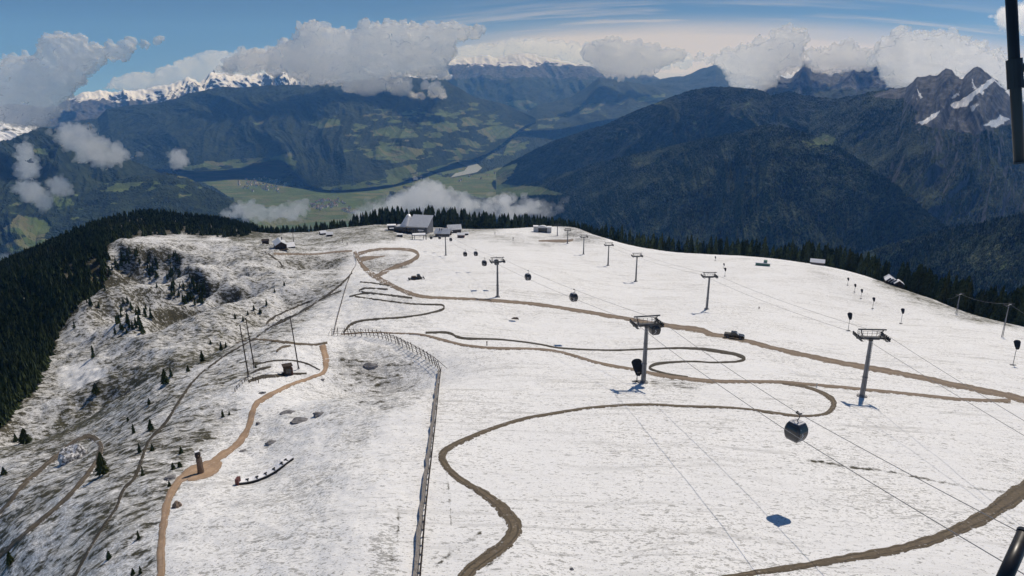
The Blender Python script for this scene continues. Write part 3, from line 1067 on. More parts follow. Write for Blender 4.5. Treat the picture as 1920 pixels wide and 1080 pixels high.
def cloud(name, label, polys, dist, depth_px, rmin, rmax, n, mat, disp=0.75, vox=1.7, seed=1, slope=0.0, kind='stuff'):
    rg = np.random.default_rng(seed)
    VS, FS = [], []
    c0 = None
    k = dist / F
    for poly in polys:
        xs, ys = [q[0] for q in poly], [q[1] for q in poly]
        qx = rg.uniform(min(xs), max(xs), n * 12)
        qy = rg.uniform(min(ys), max(ys), n * 12)
        ok = inpoly(qx, qy, poly)
        qx, qy = qx[ok][:n * 3], qy[ok][:n * 3]
        d = polydist(qx, qy, poly + [poly[0]])
        pick = np.concatenate([np.argsort(-d)[:n // 6], np.arange(len(qx))[:n]])
        for i in pick:
            r_ = min(max(d[i] * 1.2, rmin), rmax) * rg.uniform(0.5, 1.1)
            dd = dist + rg.uniform(-1, 1) * depth_px * k * min(1.0, d[i] / (0.6 * rmax) + 0.25) + slope * (ys[0] - qy[i]) * k
            c = Vector(at(qx[i], qy[i], dd))
            if c0 is None:
                c0 = c.copy()
            FS.append(_ICF + len(VS) * len(_ICV))
            VS.append(_ICV * np.array([r_ * k, r_ * k, r_ * k * 0.92]) + np.array(c - c0))
    me = mesh_np('puffs', np.concatenate(VS), tris=np.concatenate(FS))
    o = bpy.data.objects.new('puffs', me)
    COL.objects.link(o)
    md = o.modifiers.new('r', 'REMESH')
    md.mode = 'VOXEL'
    md.voxel_size = vox * k
    dg = bpy.context.evaluated_depsgraph_get()
    me2 = bpy.data.meshes.new_from_object(o.evaluated_get(dg), depsgraph=dg)
    bpy.data.objects.remove(o)
    nv = len(me2.vertices)
    co = np.empty(nv * 3, np.float32)
    me2.vertices.foreach_get('co', co)
    no = np.empty(nv * 3, np.float32)
    me2.vertices.foreach_get('normal', no)
    co, no = co.reshape(-1, 3), no.reshape(-1, 3)
    s = 1.0 / (20.0 * k)
    q = co.astype(float) * s + seed * 7.1
    dsp, am, nrm_ = 0.0, 1.0, 0.0
    for i_ in range(5):
        dsp = dsp + am * np.abs(gnoise3(q, seed + i_))
        nrm_ += am
        am *= 0.6
        q = q * 2.1 + 3.7
    dsp = -dsp / nrm_ * 3.0
    dsp = (dsp - dsp.mean())
    co = co + no * (-dsp * disp * 16.0 * k)[:, None]
    me2.vertices.foreach_set('co', co.astype(np.float32).ravel())
    me2.polygons.foreach_set('use_smooth', np.ones(len(me2.polygons), bool))
    me2.materials.clear()
    me2.materials.append(mat)
    me2.update()
    ob = link(name, me2, loc=c0)
    return tag(ob, label, 'cloud' if kind is None else None, kind=kind)




V_CUM = vapour('cloud_vapour', 0.0055, 0.82, skin=0.24)
V_FAR = vapour('far_cloud_vapour', 0.0055, 0.82, skin=0.24)
V_MIST = vapour('mist_vapour', 0.012, 0.7)

cloud('cumulus_cloud', 'great white heap of cumulus towering over the far valley mountains',
      [[(505, 95), (535, 80), (560, 50), (585, 38), (615, 45), (640, 58), (700, 46), (745, 40), (790, 48), (845, 45), (880, 48), (925, 62), (900, 70), (860, 80),
        (850, 105), (835, 120), (845, 150), (800, 145), (740, 140), (690, 150), (640, 160), (560, 157), (545, 135), (470, 130), (400, 135), (440, 100)],
       [(640, 140), (700, 135), (740, 150), (720, 180), (690, 190), (665, 180), (645, 165)],
       [(730, 150), (760, 150), (770, 175), (795, 178), (770, 188), (740, 180)], [(800, 160), (820, 160), (835, 180), (815, 185)]],
      12600, 10, 4, 17, 900, V_CUM, seed=2)
cloud('cumulus_cloud', 'long flat bank of cloud lying along the snowy range',
      [[(190, 165), (215, 145), (240, 142), (300, 130), (345, 112), (395, 94), (440, 98), (520, 90), (570, 95), (620, 130), (600, 160), (540, 155), (470, 150), (395, 155), (340, 165), (260, 178)]],
      21500, 8, 3, 10, 520, V_FAR, seed=3, disp=0.4)
cloud('cumulus_cloud', 'cloud bank standing behind the snow capped range at the head of the valley',
      [[(760, 90), (840, 92), (930, 80), (970, 72), (1040, 76), (1090, 80), (1140, 72), (1200, 84), (1260, 98), (1300, 104), (1290, 125), (1180, 135), (1090, 125), (1000, 108), (900, 112), (760, 120)]],
      26500, 8, 3, 10, 560, V_FAR, seed=4, disp=0.5)
cloud('cumulus_cloud', 'puffed cumulus resting on the ridge right of the snow capped range',
      [[(1085, 95), (1130, 74), (1150, 68), (1172, 78), (1190, 72), (1215, 84), (1250, 92), (1290, 95), (1285, 112), (1250, 122), (1225, 135), (1200, 140), (1165, 152), (1135, 142), (1110, 125)]],
      16500, 8, 3, 12, 420, V_FAR, seed=14, disp=0.5)
cloud('cumulus_cloud', 'tall billowing cumulus rising behind the wooded hill',
      [[(1310, 110), (1370, 95), (1400, 85), (1440, 75), (1465, 52), (1490, 50), (1515, 62), (1505, 85), (1500, 120), (1460, 140), (1447, 176), (1415, 172), (1370, 160),
        (1360, 125), (1320, 115)],
       [(1510, 95), (1560, 88), (1580, 80), (1610, 90), (1640, 100), (1625, 128), (1580, 130), (1555, 138), (1525, 130)]],
      10800, 10, 4, 15, 640, V_CUM, seed=5)
cloud('cumulus_cloud', 'bulky cumulus pressed against the grey rock peaks',
      [[(1650, 75), (1680, 62), (1710, 62), (1745, 60), (1790, 68), (1830, 85), (1870, 105), (1915, 125), (1960, 150), (1960, 210), (1900, 175), (1850, 140), (1800, 140),
        (1740, 145), (1700, 160), (1670, 168), (1660, 140), (1640, 110)]],
      7900, 12, 4, 17, 640, V_CUM, seed=6)
cloud('cumulus_cloud', 'small ragged cloud at the top right corner', [[(1858, 32), (1885, 20), (1920, 5), (1980, 10), (1980, 60), (1920, 58), (1890, 50), (1870, 45)]],
      9000, 14, 4, 14, 90, V_MIST, seed=7)
cloud('cumulus_cloud', 'grey cumulus drifting along the left edge of the sky',
      [[(-80, 120), (0, 125), (30, 108), (75, 100), (85, 72), (120, 66), (150, 70), (165, 88), (215, 85), (260, 75), (320, 68), (260, 95), (200, 112), (165, 130), (140, 165),
        (115, 190), (100, 215), (60, 235), (0, 228), (-80, 230)]],
      6800, 12, 4, 18, 560, V_CUM, seed=8)
cloud('cumulus_cloud', 'torn cloud hanging before the left valley slopes',
      [[(85, 240), (130, 228), (175, 240), (185, 255), (220, 268), (262, 288), (245, 300), (200, 318), (170, 312), (140, 290), (115, 265)],
       [(35, 270), (50, 262), (58, 300), (70, 330), (45, 335), (38, 300)], [(30, 345), (60, 335), (85, 355), (100, 380), (80, 393), (60, 375), (35, 365)],
       [(95, 335), (120, 330), (130, 355), (112, 372), (98, 360)], [(318, 285), (342, 282), (352, 305), (335, 318), (320, 305)]],
      4600, 12, 4, 14, 110, V_MIST, seed=9)
cloud('valley_mist', 'white mist welling up behind the mountain station',
      [[(640, 412), (690, 385), (740, 370), (770, 345), (782, 322), (800, 330), (830, 345), (870, 362), (900, 378), (940, 362), (980, 365), (1010, 380), (1050, 382), (1015, 405),
        (960, 412), (900, 405), (850, 395), (800, 398), (720, 410), (660, 418)]],
      1750, 16, 3, 14, 200, vapour('crest_mist_vapour', 0.034, 0.7), seed=10, disp=0.6, vox=2.2)
cloud('valley_mist', 'wide thin veil of mist spreading behind the crest forest on both sides of the station',
      [[(610, 418), (680, 380), (760, 352), (800, 345), (860, 368), (930, 360), (1010, 372), (1075, 380), (1050, 405), (980, 418), (860, 420), (700, 424)]],
      2150, 20, 6, 22, 160, vapour('veil_vapour', 0.0075, 0.7), seed=15, disp=0.7, vox=2.6)
cloud('valley_mist', 'thin patch of mist above the forest on the left of the station',
      [[(398, 398), (430, 390), (455, 372), (480, 375), (500, 390), (540, 378), (590, 375), (580, 395), (570, 415), (500, 418), (440, 410)]],
      1900, 12, 3, 11, 120, vapour('low_mist_vapour', 0.026, 0.7), seed=11, disp=0.6, vox=2.2)
cloud('valley_mist', 'scrap of mist at the left edge below the forest crest', [[(-60, 470), (0, 478), (30, 470), (45, 480), (10, 500), (-60, 520)]],
      2000, 8, 3, 9, 40, V_MIST, seed=12)

# ------------------------------------------------------------------ the air between here and the far ranges
t = NT('air')
v = t.n('ShaderNodeVolumePrincipled')
v.inputs['Color'].default_value = (0.15, 0.42, 1.0, 1)
v.inputs['Density'].default_value = 3.3e-5
v.inputs['Anisotropy'].default_value = 0.0
v.inputs['Absorption Color'].default_value = (1, 1, 1, 1)
t.l(v.outputs[0], t.out.inputs['Volume'])
hz = MB().box((0, 13500, 250), (48000, 32000, 4400))
o = hz.build('haze', t.m)
tag(o, 'thin blue air lying over the valley and the far ranges', kind='stuff')
# ------------------------------------------------------------------ roads, paths and bike trails
def path_mat(name, c1, c2, c3, snowy=0.0, ragged=0.75):
    t = NT(name)
    p = t.pos()
    n1 = t.noise(p, 0.5, 8, 0.7)
    n2 = t.noise(p, 2.5, 5, 0.7)
    c = t.mix(t.rng(n1, 0.35, 0.65), c1, c2)
    c = t.mix(t.rng(n2, 0.52, 0.70), c, c3)
    e = t.attr('edge')
    rut = t.math('MULTIPLY', t.rng(t.math('ABSOLUTE', t.math('SUBTRACT', e, 0.42)), 0.20, 0.05), t.rng(n1, 0.38, 0.55))
    c = t.mix(t.math('MULTIPLY', rut, 0.8), c, c3)
    s = t.math('ADD', t.math('MULTIPLY', e, 0.55), t.math('MULTIPLY', t.noise(p, 0.9, 7, 0.75), 0.9))
    sn = t.rng(s, ragged - snowy, ragged + 0.07 - snowy)
    fl = t.math('MULTIPLY', t.rng(t.noise(p, 1.6, 6, 0.75), 0.60, 0.66), 0.75)
    sn = t.math('MAXIMUM', sn, t.math('MULTIPLY', fl, t.rng(e, 0.15, 0.8, 0.35, 1.0)))
    c = t.mix(t.math('MULTIPLY', t.rng(e, 0.55, 0.85), 0.45), c, (0.05, 0.045, 0.03))
    c = t.mix(sn, c, (0.80, 0.80, 0.81))
    t.bsdf(c, 0.9, 0, t.bump(n2, 0.12, 0.5), 0.2)
    return t.m


M_ROAD = path_mat('gravel_road', (0.20, 0.155, 0.115), (0.27, 0.21, 0.155), (0.14, 0.11, 0.085), 0.04, 0.93)
M_TAN = path_mat('sandy_path', (0.34, 0.235, 0.155), (0.41, 0.29, 0.20), (0.28, 0.19, 0.125), 0.0, 0.97)
M_TRAIL = path_mat('muddy_trail', (0.115, 0.092, 0.066), (0.17, 0.135, 0.095), (0.055, 0.047, 0.036), 0.05, 0.96)
M_DARK = path_mat('dark_trail', (0.055, 0.048, 0.038), (0.095, 0.08, 0.06), (0.03, 0.028, 0.022), -0.04, 0.97)


def catmull(pts, step):
    P = [np.array(p, float) for p in pts]
    P = [2 * P[0] - P[1]] + P + [2 * P[-1] - P[-2]]
    out = []
    for i in range(1, len(P) - 2):
        a, b, c, d = P[i - 1:i + 3]
        n = max(2, int(np.hypot(*(c - b)[:2]) / step))
        for k in range(n):
            u = k / n
            out.append(0.5 * ((2 * b) + (c - a) * u + (2 * a - 5 * b + 4 * c - d) * u * u + (3 * b - a - 3 * c + d) * u ** 3))
    out.append(P[-2])
    return np.array(out)


LIFT = [0.0]


def ribbon(name, label, pts, mat, step=2.5, jitter=0.42, nw=7):
    """a strip lying on the ground; each point is (px, py, width in photo pixels)"""
    C = catmull(pts, step)
    d = np.gradient(C[:, :2], axis=0)
    d /= np.linalg.norm(d, axis=1, keepdims=True) + 1e-9
    nrm = np.stack([-d[:, 1], d[:, 0]], 1)
    LIFT[0] += 0.003
    k = np.arange(len(C))
    rows = []
    for j in range(nw):
        s = (j / (nw - 1) - 0.5) * 2
        w = C[:, 2] / 2 * (1 + jitter * (fbm(k / 3.5, np.full(len(C), 3.3 * (s > 0) + len(C)), 3, 0.7, 5) * 1.6 + 0.9 * fbm(k / 16.0, np.full(len(C), 1.3 * (s > 0) + len(C)), 2, 0.5, 6)))
        q = C[:, :2] + nrm * (s * np.maximum(w, 0.5))[:, None]
        xy = np.array([hit_on(TG, float(a), float(b)) for a, b in q])
        rows.append(xy)
    XY = np.stack(rows, 1)
    # iron out jumps where the ray skims a bump
    for _ in range(2):
        XY[1:-1] = 0.25 * XY[:-2] + 0.5 * XY[1:-1] + 0.25 * XY[2:]
    h = np.hypot(XY[..., 0], XY[..., 1])
    z = gz(XY[..., 0], XY[..., 1]) + 0.04 + 0.00035 * h + LIFT[0]
    z[:, 0] -= 0.10 + 0.0006 * h[:, 0]
    z[:, -1] -= 0.10 + 0.0006 * h[:, -1]
    P = np.concatenate([XY, z[..., None]], -1)
    edge = np.abs(np.linspace(-1, 1, nw))[None, :].repeat(len(C), 0)
    me = mesh_np(name, P, grid_faces(len(C), nw), attrs={'edge': edge}, mats=[mat])
    bm = bmesh.new()
    bm.from_mesh(me)
    for f in bm.faces:
        if f.normal.z < 0:
            f.normal_flip()
    bm.to_mesh(me)
    bm.free()
    return tag(link(name, me), label, kind='structure')


ribbon('road', 'brown gravel road sweeping from the dirt loop across the slope to the right edge',
       [(665, 472, 9), (680, 498, 9), (700, 516, 12), (745, 541, 11), (790, 556, 8), (840, 559, 6), (900, 562, 7), (1000, 570, 8), (1100, 585, 8), (1200, 602, 9), (1260, 612, 11),
        (1310, 619, 13), (1340, 628, 11), (1375, 634, 9), (1460, 655, 11), (1560, 677, 12), (1700, 703, 13), (1830, 730, 14), (1900, 745, 16), (1990, 770, 18)], M_ROAD)
ribbon('road', 'brown dirt loop round the snowy pit below the station',
       [(672, 476, 9), (705, 468, 6), (750, 467, 6), (778, 471, 8), (784, 480, 9), (765, 492, 9), (735, 503, 9), (712, 515, 9), (706, 518, 8)], M_ROAD)
ribbon('road', 'dirt bank spreading inside the loop of the road', [(676, 488, 14), (690, 484, 10), (708, 482, 5), (722, 480, 2)], M_ROAD)
ribbon('road', 'wide muddy track cutting across the bottom right corner',
       [(1990, 880, 46), (1940, 905, 40), (1897, 934, 38), (1847, 967, 32), (1780, 1000, 27), (1713, 1022, 23), (1647, 1037, 20), (1580, 1049, 17), (1513, 1060, 15), (1447, 1070, 13),
        (1380, 1079, 11), (1310, 1092, 10)], M_TRAIL, 4)
ribbon('path', 'sandy orange footpath winding up past the carved wooden post',
       [(302, 1130, 22), (302, 1080, 20), (302, 1037, 19), (306, 987, 18), (316, 937, 17), (330, 908, 17), (352, 889, 20), (378, 878, 24), (402, 864, 18), (443, 835, 15), (463, 807, 14),
        (473, 777, 13), (481, 757, 12), (513, 737, 10), (550, 720, 8), (590, 706, 7), (608, 697, 10), (611, 680, 14), (609, 662, 14), (606, 647, 14)], M_TAN)
ribbon('path', 'round sandy clearing at the foot of the carved wooden post', [(352, 900, 6), (372, 893, 18), (392, 884, 26), (408, 874, 18), (414, 866, 8)], M_TAN, 2.5, 0.1)
ribbon('path', 'dark trampled path running left from the top of the sandy footpath',
       [(614, 643, 5), (590, 646, 5), (560, 645, 5), (530, 641, 6), (500, 638, 5), (470, 636, 4), (445, 643, 3)], M_TRAIL, 2.5, 0.5)
ribbon('path', 'branch of trampled ground behind the kiosk', [(545, 648, 3), (528, 652, 6), (518, 660, 4)], M_TRAIL, 2, 0.4)
ribbon('path', 'worn ground in front of the kiosk', [(466, 716, 7), (490, 707, 8), (520, 704, 7), (545, 702, 5), (575, 700, 3)], M_DARK, 2, 0.5)
ribbon('path', 'worn ground between the wooden poles', [(470, 700, 3), (490, 692, 6), (508, 688, 3)], M_DARK, 2, 0.5)
ribbon('path', 'thin path curving behind the kiosk', [(480, 684, 2.5), (510, 677, 2.5), (545, 676, 2.5), (575, 682, 2.5), (600, 694, 2.5)], M_DARK, 2, 0.4)
ribbon('trail', 'brown hairpin bike trail on the left slope',
       [(-40, 1000, 10), (0, 962, 10), (43, 910, 10), (77, 880, 12), (117, 846, 10), (143, 826, 10), (163, 818, 11), (182, 824, 11), (189, 842, 12), (178, 870, 11), (147, 910, 10), (110, 948, 10),
        (67, 984, 10), (30, 1016, 10), (0, 1044, 10), (-40, 1075, 10)], M_TRAIL, 3)
ribbon('trail', 'narrow bike trail dropping straight down the left slope',
       [(130, 1100, 7), (140, 1080, 7), (177, 1013, 6), (217, 953, 6), (230, 920, 6), (253, 895, 8), (267, 857, 6), (280, 825, 6), (310, 793, 6), (333, 757, 5), (360, 718, 4), (385, 693, 3)], M_DARK, 3, 0.5)
ribbon('trail', 'bike trail following the edge of the left shoulder',
       [(390, 690, 3), (420, 668, 3), (447, 652, 3), (475, 637, 3), (505, 615, 3), (540, 598, 3), (575, 578, 3), (610, 556, 4), (640, 533, 4), (660, 512, 3)], M_DARK, 3, 0.6)
ribbon('trail', 'looping bike trail high on the left shoulder',
       [(640, 545, 3), (605, 560, 3), (575, 580, 3), (555, 590, 3), (530, 600, 4), (510, 612, 4), (500, 606, 5), (515, 594, 4), (545, 580, 3), (580, 565, 3)], M_DARK, 2.5, 0.5)
ribbon('trail', 'muddy bike trail swinging in wide S bends to the bottom edge',
       [(850, 1130, 28), (873, 1080, 27), (907, 1050, 26), (940, 1026, 27), (962, 1003, 32), (962, 980, 30), (940, 953, 24), (907, 926, 17), (867, 902, 14), (838, 877, 14), (829, 853, 15),
        (853, 834, 12), (907, 810, 9), (973, 788, 7), (1040, 775, 6), (1107, 765, 5), (1173, 760, 5), (1223, 759, 5), (1280, 762, 5), (1347, 764, 5), (1397, 767, 4), (1447, 774, 6),
        (1497, 780, 5), (1540, 778, 5), (1560, 767, 11), (1561, 750, 12), (1540, 736, 8), (1507, 725, 6), (1467, 719, 5)], M_TRAIL, 2.5, 0.3)
ribbon('trail', 'long brown trail running from the fence corner to the right hand road',
       [(640, 627, 3), (690, 624, 2.5), (740, 625, 2.5), (790, 628, 4), (827, 637, 6), (873, 648, 6), (923, 653, 6), (1007, 655, 5), (1057, 662, 6), (1123, 681, 6), (1187, 693, 7), (1240, 704, 9),
        (1270, 708, 9), (1320, 714, 9), (1370, 716, 8), (1420, 716, 7), (1467, 717, 7), (1540, 723, 6), (1613, 730, 7), (1713, 740, 7), (1813, 750, 7), (1895, 752, 9)], M_ROAD, 2.5, 0.3)
ribbon('trail', 'dark bike trail with a narrow loop right of the middle pylon',
       [(798, 624, 4), (840, 624, 5), (867, 634, 5), (940, 637, 3), (1007, 645, 3), (1053, 653, 3), (1140, 657, 3), (1207, 655, 3), (1270, 653, 4), (1320, 655, 6), (1362, 661, 7), (1387, 667, 7),
        (1396, 673, 7), (1383, 678, 4), (1337, 680, 3), (1303, 678, 3), (1270, 679, 4), (1240, 681, 5), (1223, 685, 6), (1217, 690, 6), (1228, 695, 4), (1253, 702, 4), (1290, 707, 3)], M_DARK, 2.5, 0.35)
ribbon('trail', 'dark bike trail turning sharply above the fence corner',
       [(644, 624, 4), (660, 607, 5), (690, 600, 4), (757, 595, 3.5), (807, 587, 3.5), (832, 579, 5), (830, 572, 4), (773, 570, 2.5), (707, 562, 2.5), (657, 555, 2.5)], M_DARK, 2.5, 0.35)
ribbon('trail', 'narrow switchback trail below the dirt loop',
       [(773, 559, 4), (740, 555, 3.5), (690, 550, 3), (655, 556, 2.5)], M_DARK, 2.5, 0.4)
ribbon('trail', 'short switchback trail beside the road bend', [(727, 543, 3), (705, 541, 2.5), (682, 541, 3.5), (673, 546, 2.5), (700, 550, 2.5)], M_DARK, 2.5, 0.4)
ribbon('trail', 'upper switchback trail beside the road bend', [(730, 536, 3), (700, 531, 2.5), (675, 529, 2.5)], M_DARK, 2.5, 0.4)
ribbon('path', 'brown track linking the lodge with the dirt loop', [(513, 476, 5), (550, 477, 5), (590, 477, 4), (625, 473, 4), (660, 471, 5)], M_ROAD, 2.5, 0.4)
ribbon('path', 'dark footpath leading down from the lodge', [(497, 472, 2.5), (512, 482, 3), (525, 492, 3.5), (530, 502, 3)], M_DARK, 2.5, 0.4)
ribbon('path', 'bare clearing in the forest on the left crest', [(212, 437, 3), (230, 430, 4), (245, 425, 6), (258, 422, 4)], M_TAN, 2.5, 0.2)
ribbon('path', 'brown earth beside the upper lift pylons', [(1010, 452, 3), (1035, 452, 6), (1060, 452, 7), (1075, 450, 4)], M_ROAD, 2.5, 0.3)
# ------------------------------------------------------------------ conifers
def conifer_np(rg, tiers=7, pts=9, slim=0.16, low=0.10):
    """unit height conifer crown of ragged drooping tiers; returns verts, tris"""
    V, T_ = [], []
    for k in range(tiers):
        f = k / tiers
        z0 = low + (1 - low) * f
        rad = slim * (1 - f) ** 0.85 * rg.uniform(0.85, 1.15) + 0.012
        top = min(1.0, z0 + (1 - low) / tiers * 2.0)
        b = len(V)
        off = rg.uniform(0, 6.28)
        cx, cy = rg.uniform(-0.012, 0.012, 2)
        V.append((cx, cy, top))
        for i in range(pts * 2):
            a = off + math.pi * i / pts
            rr = rad * (rg.uniform(0.85, 1.2) if i % 2 == 0 else rg.uniform(0.35, 0.6))
            V.append((cx + rr * math.cos(a), cy + rr * math.sin(a), z0 + (rg.uniform(-0.02, 0.01) if i % 2 == 0 else rg.uniform(0.01, 0.04))))
        n = pts * 2
        for i in range(n):
            T_.append((b, b + 1 + i, b + 1 + (i + 1) % n))
    return np.array(V), np.array(T_)


def needle_mat(name, dark, light):
    t = NT(name)
    n1 = t.noise(t.obj(), 14.0, 4, 0.7)
    ri = t.n('ShaderNodeObjectInfo').outputs['Random']
    c = t.mix(t.rng(n1, 0.35, 0.65), dark, light)
    c = t.mix(t.math('MULTIPLY', ri, 0.4), c, (0.05, 0.055, 0.024))
    t.bsdf(c, 0.85, 0, None, 0.15)
    return t.m


def needle_mat_world(name, dark, light):
    t = NT(name)
    n1 = t.noise(t.pos(), 0.35, 4, 0.7)
    n2 = t.noise(t.pos(), 0.02, 3, 0.6)
    c = t.mix(t.rng(n1, 0.35, 0.65), dark, light)
    c = t.mix(t.math('MULTIPLY', t.rng(n2, 0.45, 0.7), 0.5), c, (0.055, 0.06, 0.024))
    t.bsdf(c, 0.85, 0, None, 0.15)
    return t.m


M_NEEDLE = needle_mat('conifer_needles', (0.020, 0.034, 0.016), (0.075, 0.10, 0.042))
M_OLIVE = needle_mat('olive_needles', (0.035, 0.045, 0.014), (0.085, 0.095, 0.032))
M_BARK = simple('bark', (0.06, 0.045, 0.035), 0.9, 0, 0.1, 0.3, 6)
M_WOOD = needle_mat_world('forest_needles', (0.020, 0.034, 0.016), (0.088, 0.112, 0.046))

rg_t = np.random.default_rng(77)
CROWNS = []
for k in range(5):
    v_, f_ = conifer_np(rg_t, 8, 9, rg_t.uniform(0.15, 0.20), 0.07)
    CROWNS.append((mesh_np('crown', v_, tris=f_, mats=[M_NEEDLE], smooth=False), mesh_np('crown', v_, tris=f_, mats=[M_OLIVE], smooth=False)))
TRUNK = MB().tube((0, 0, -0.05), (0, 0, 0.8), 0.022, 0.006, 7).mesh('trunk', M_BARK)

LX = np.array([c[0] for c in CREST], float)
LH = np.array([math.log(c[2]) for c in CREST])


def crest_h(px):
    return math.exp(np.interp(px, LX, LH))


def pick_xy(px, h):
    a = float(ray(px, 450)[0])
    return h * math.sin(a), h * math.cos(a)


TREES = []      # (x, y, height, zone, olive)
rt = random.Random(5)
# belt along the right rim
for i in range(560):
    px = rt.uniform(1128, 1960)
    h = crest_h(px) * (1.0 + 0.012 + abs(rt.gauss(0, 0.085)))
    if 1140 < px < 1215 and rt.random() < 0.3:
        continue
    if 1655 < px < 1700 and rt.random() < 0.75:
        continue
    if 1600 < px < 1900 and h < crest_h(px) * 1.03:
        h += rt.uniform(8, 25)
    x, y = pick_xy(px, h)
    TREES.append((x, y, rt.uniform(11, 19) * (1.1 if px < 1500 else 1.2), 'rim', rt.random() < 0.10))
# behind the station
for i in range(620):
    px = rt.uniform(425, 1130)
    k = 1.008 + abs(rt.gauss(0, 0.035))
    x, y = pick_xy(px, crest_h(px) * k)
    tall = np.interp(px, [425, 560, 640, 720, 800, 860, 920, 1000, 1060, 1130], [12, 12, 12, 21, 25, 25, 21, 16, 9, 9])
    TREES.append((x, y, tall * rt.uniform(0.7, 1.15), 'station', False))
# woods on the left
n_ = 0
while n_ < 4600:
    px, py = rt.uniform(-120, 470), rt.uniform(396, 800)
    if not inpoly(np.array([px]), np.array([py]), FOREST_LEFT)[0]:
        continue
    if 205 < px < 262 and abs(py - (437 - (px - 212) * 0.33)) < 5:
        continue
    x, y = hit_on(BASE_T, px, py)
    h = math.hypot(x, y)
    if rt.random() > min(1.0, (h / 650) ** 1.2 + 0.12):
        n_ += 0.4
        continue
    n_ += 1
    TREES.append((x, y, rt.uniform(5.5, 11.5) if h < 500 else rt.uniform(7, 14), 'woods', rt.random() < 0.05))
for i in range(500):
    px = rt.uniform(-150, 480)
    x, y = pick_xy(px, crest_h(px) * (1 + abs(rt.gauss(0, 0.05))))
    TREES.append((x, y, rt.uniform(10, 15), 'woods', False))
# groups clinging to the cliffs of the bowl
for poly, n in (([(200, 478), (250, 470), (300, 488), (300, 512), (240, 505), (205, 520)], 30), ([(272, 512), (325, 500), (375, 530), (395, 580), (350, 570), (300, 550)], 50),
                ([(205, 580), (262, 556), (300, 580), (258, 640), (212, 625)], 30), ([(150, 520), (215, 528), (208, 580), (165, 575)], 8),
                ([(365, 530), (400, 545), (375, 580), (345, 575)], 12), ([(300, 480), (330, 476), (350, 494), (320, 496)], 8), ([(100, 600), (150, 570), (170, 610), (110, 680)], 3),
                ([(190, 640), (260, 640), (200, 690), (130, 690)], 1)):
    m = 0
    xs, ys = [q[0] for q in poly], [q[1] for q in poly]
    while m < n:
        px, py = rt.uniform(min(xs), max(xs)), rt.uniform(min(ys), max(ys))
        if inpoly(np.array([px]), np.array([py]), poly)[0]:
            x, y = hit_on(TG, px, py)
            TREES.append((x, y, rt.uniform(3, 6.5), 'cliff', rt.random() < 0.12))
            m += 1

# single young conifers and bushes on the near left slope: (px, py of the foot, height in px, olive?, width)
SINGLE = [(310, 720, 28, 0, 1.3), (321, 706, 16, 0, 1.2), (380, 678, 20, 0, 1.2), (353, 697, 12, 0, 1.4), (415, 657, 17, 0, 1.1), (424, 652, 11, 0, 1.2), (441, 598, 10, 0, 1.3),
          (476, 582, 10, 0, 1.2), (488, 588, 10, 0, 1.6), (500, 573, 13, 0, 1.0), (456, 602, 9, 0, 1.3), (515, 548, 8, 0, 1.2), (533, 536, 9, 0, 1.2), (48, 832, 26, 0, 1.8), (30, 828, 14, 0, 1.5),
          (194, 890, 42, 1, 1.2), (187, 880, 22, 1, 1.4), (251, 812, 18, 0, 0.9), (283, 806, 20, 0, 1.3), (262, 848, 18, 0, 1.1), (340, 850, 14, 0, 1.6), (268, 892, 20, 0, 0.8),
          (418, 782, 16, 0, 1.0), (430, 778, 9, 0, 1.2), (205, 1048, 18, 0, 1.6), (250, 1078, 16, 0, 1.5), (264, 1076, 18, 0, 1.2), (280, 758, 12, 0, 1.3), (180, 737, 18, 1, 1.7),
          (20, 1056, 22, 1, 1.6), (286, 845, 14, 0, 1.5), (260, 1010, 18, 0, 1.0), (240, 790, 9, 0, 1.4), (8, 890, 14, 0, 1.6), (480, 690, 9, 0, 1.3), (318, 912, 12, 0, 1.5), (325, 880, 14, 0, 1.8),
          (337, 876, 12, 0, 2.0), (395, 645, 8, 0, 1.3), (465, 590, 8, 0, 1.4)]
for i, (px, py, hp, ol, wd) in enumerate(SINGLE):
    pt = hit(px, py)
    hgt = hp * math.hypot(pt.x, pt.y) / F * 1.12
    near = 'olive' if ol else 'dark'
    th = thing('conifer', f'young {near} conifer standing alone on the near left slope', 'tree', pt - Vector((0, 0, 0.1)), rt.uniform(0, 6.28), 'lone young conifers on the left slope')
    cr = link('crown', CROWNS[i % 5][ol], th)
    tr = link('trunk', TRUNK, th)
    th.scale = (hgt * wd * 1.15, hgt * wd * 1.15, hgt)
    if ol:
        th['label'] = 'olive green young conifer on the near left slope'

# the trees that show largest stand alone, the rest is one wood
scored = sorted(TREES, key=lambda q: -q[2] / math.hypot(q[0], q[1]) * (2.0 if q[3] == 'rim' else 1.6 if q[3] in ('cliff', 'station') else 1.0))
single, rest = scored[:255], scored[255:]
LAB = {'rim': ('tall dark conifer in the belt along the right rim of the snow slope', 'conifers along the right rim'),
       'station': ('dark conifer on the crest behind the mountain station', 'conifers behind the mountain station'),
       'woods': ('dark conifer in the woods on the far left slope', 'conifers of the left woods'),
       'cliff': ('small conifer clinging to the cliff in the left bowl', 'conifers on the cliffs of the left bowl')}
WHOLE = []
for k in range(5):
    v_, f_ = conifer_np(rg_t, 8, 9, rg_t.uniform(0.15, 0.20), 0.07)
    m_ = MB().tube((0, 0, -0.05), (0, 0, 0.7), 0.022, 0.006, 6)
    nv = len(v_)
    vv = np.concatenate([v_, np.array(m_.v)])
    tt_ = list(f_) + [(nv + f[0], nv + f[i], nv + f[i + 1]) for f in m_.f for i in range(1, len(f) - 1)]
    mi = [0] * len(f_) + [1] * (len(tt_) - len(f_))
    WHOLE.append([mesh_np('conifer', vv, tris=np.array(tt_), mats=[mm, M_BARK], smooth=False, midx=mi) for mm in (M_NEEDLE, M_OLIVE)])
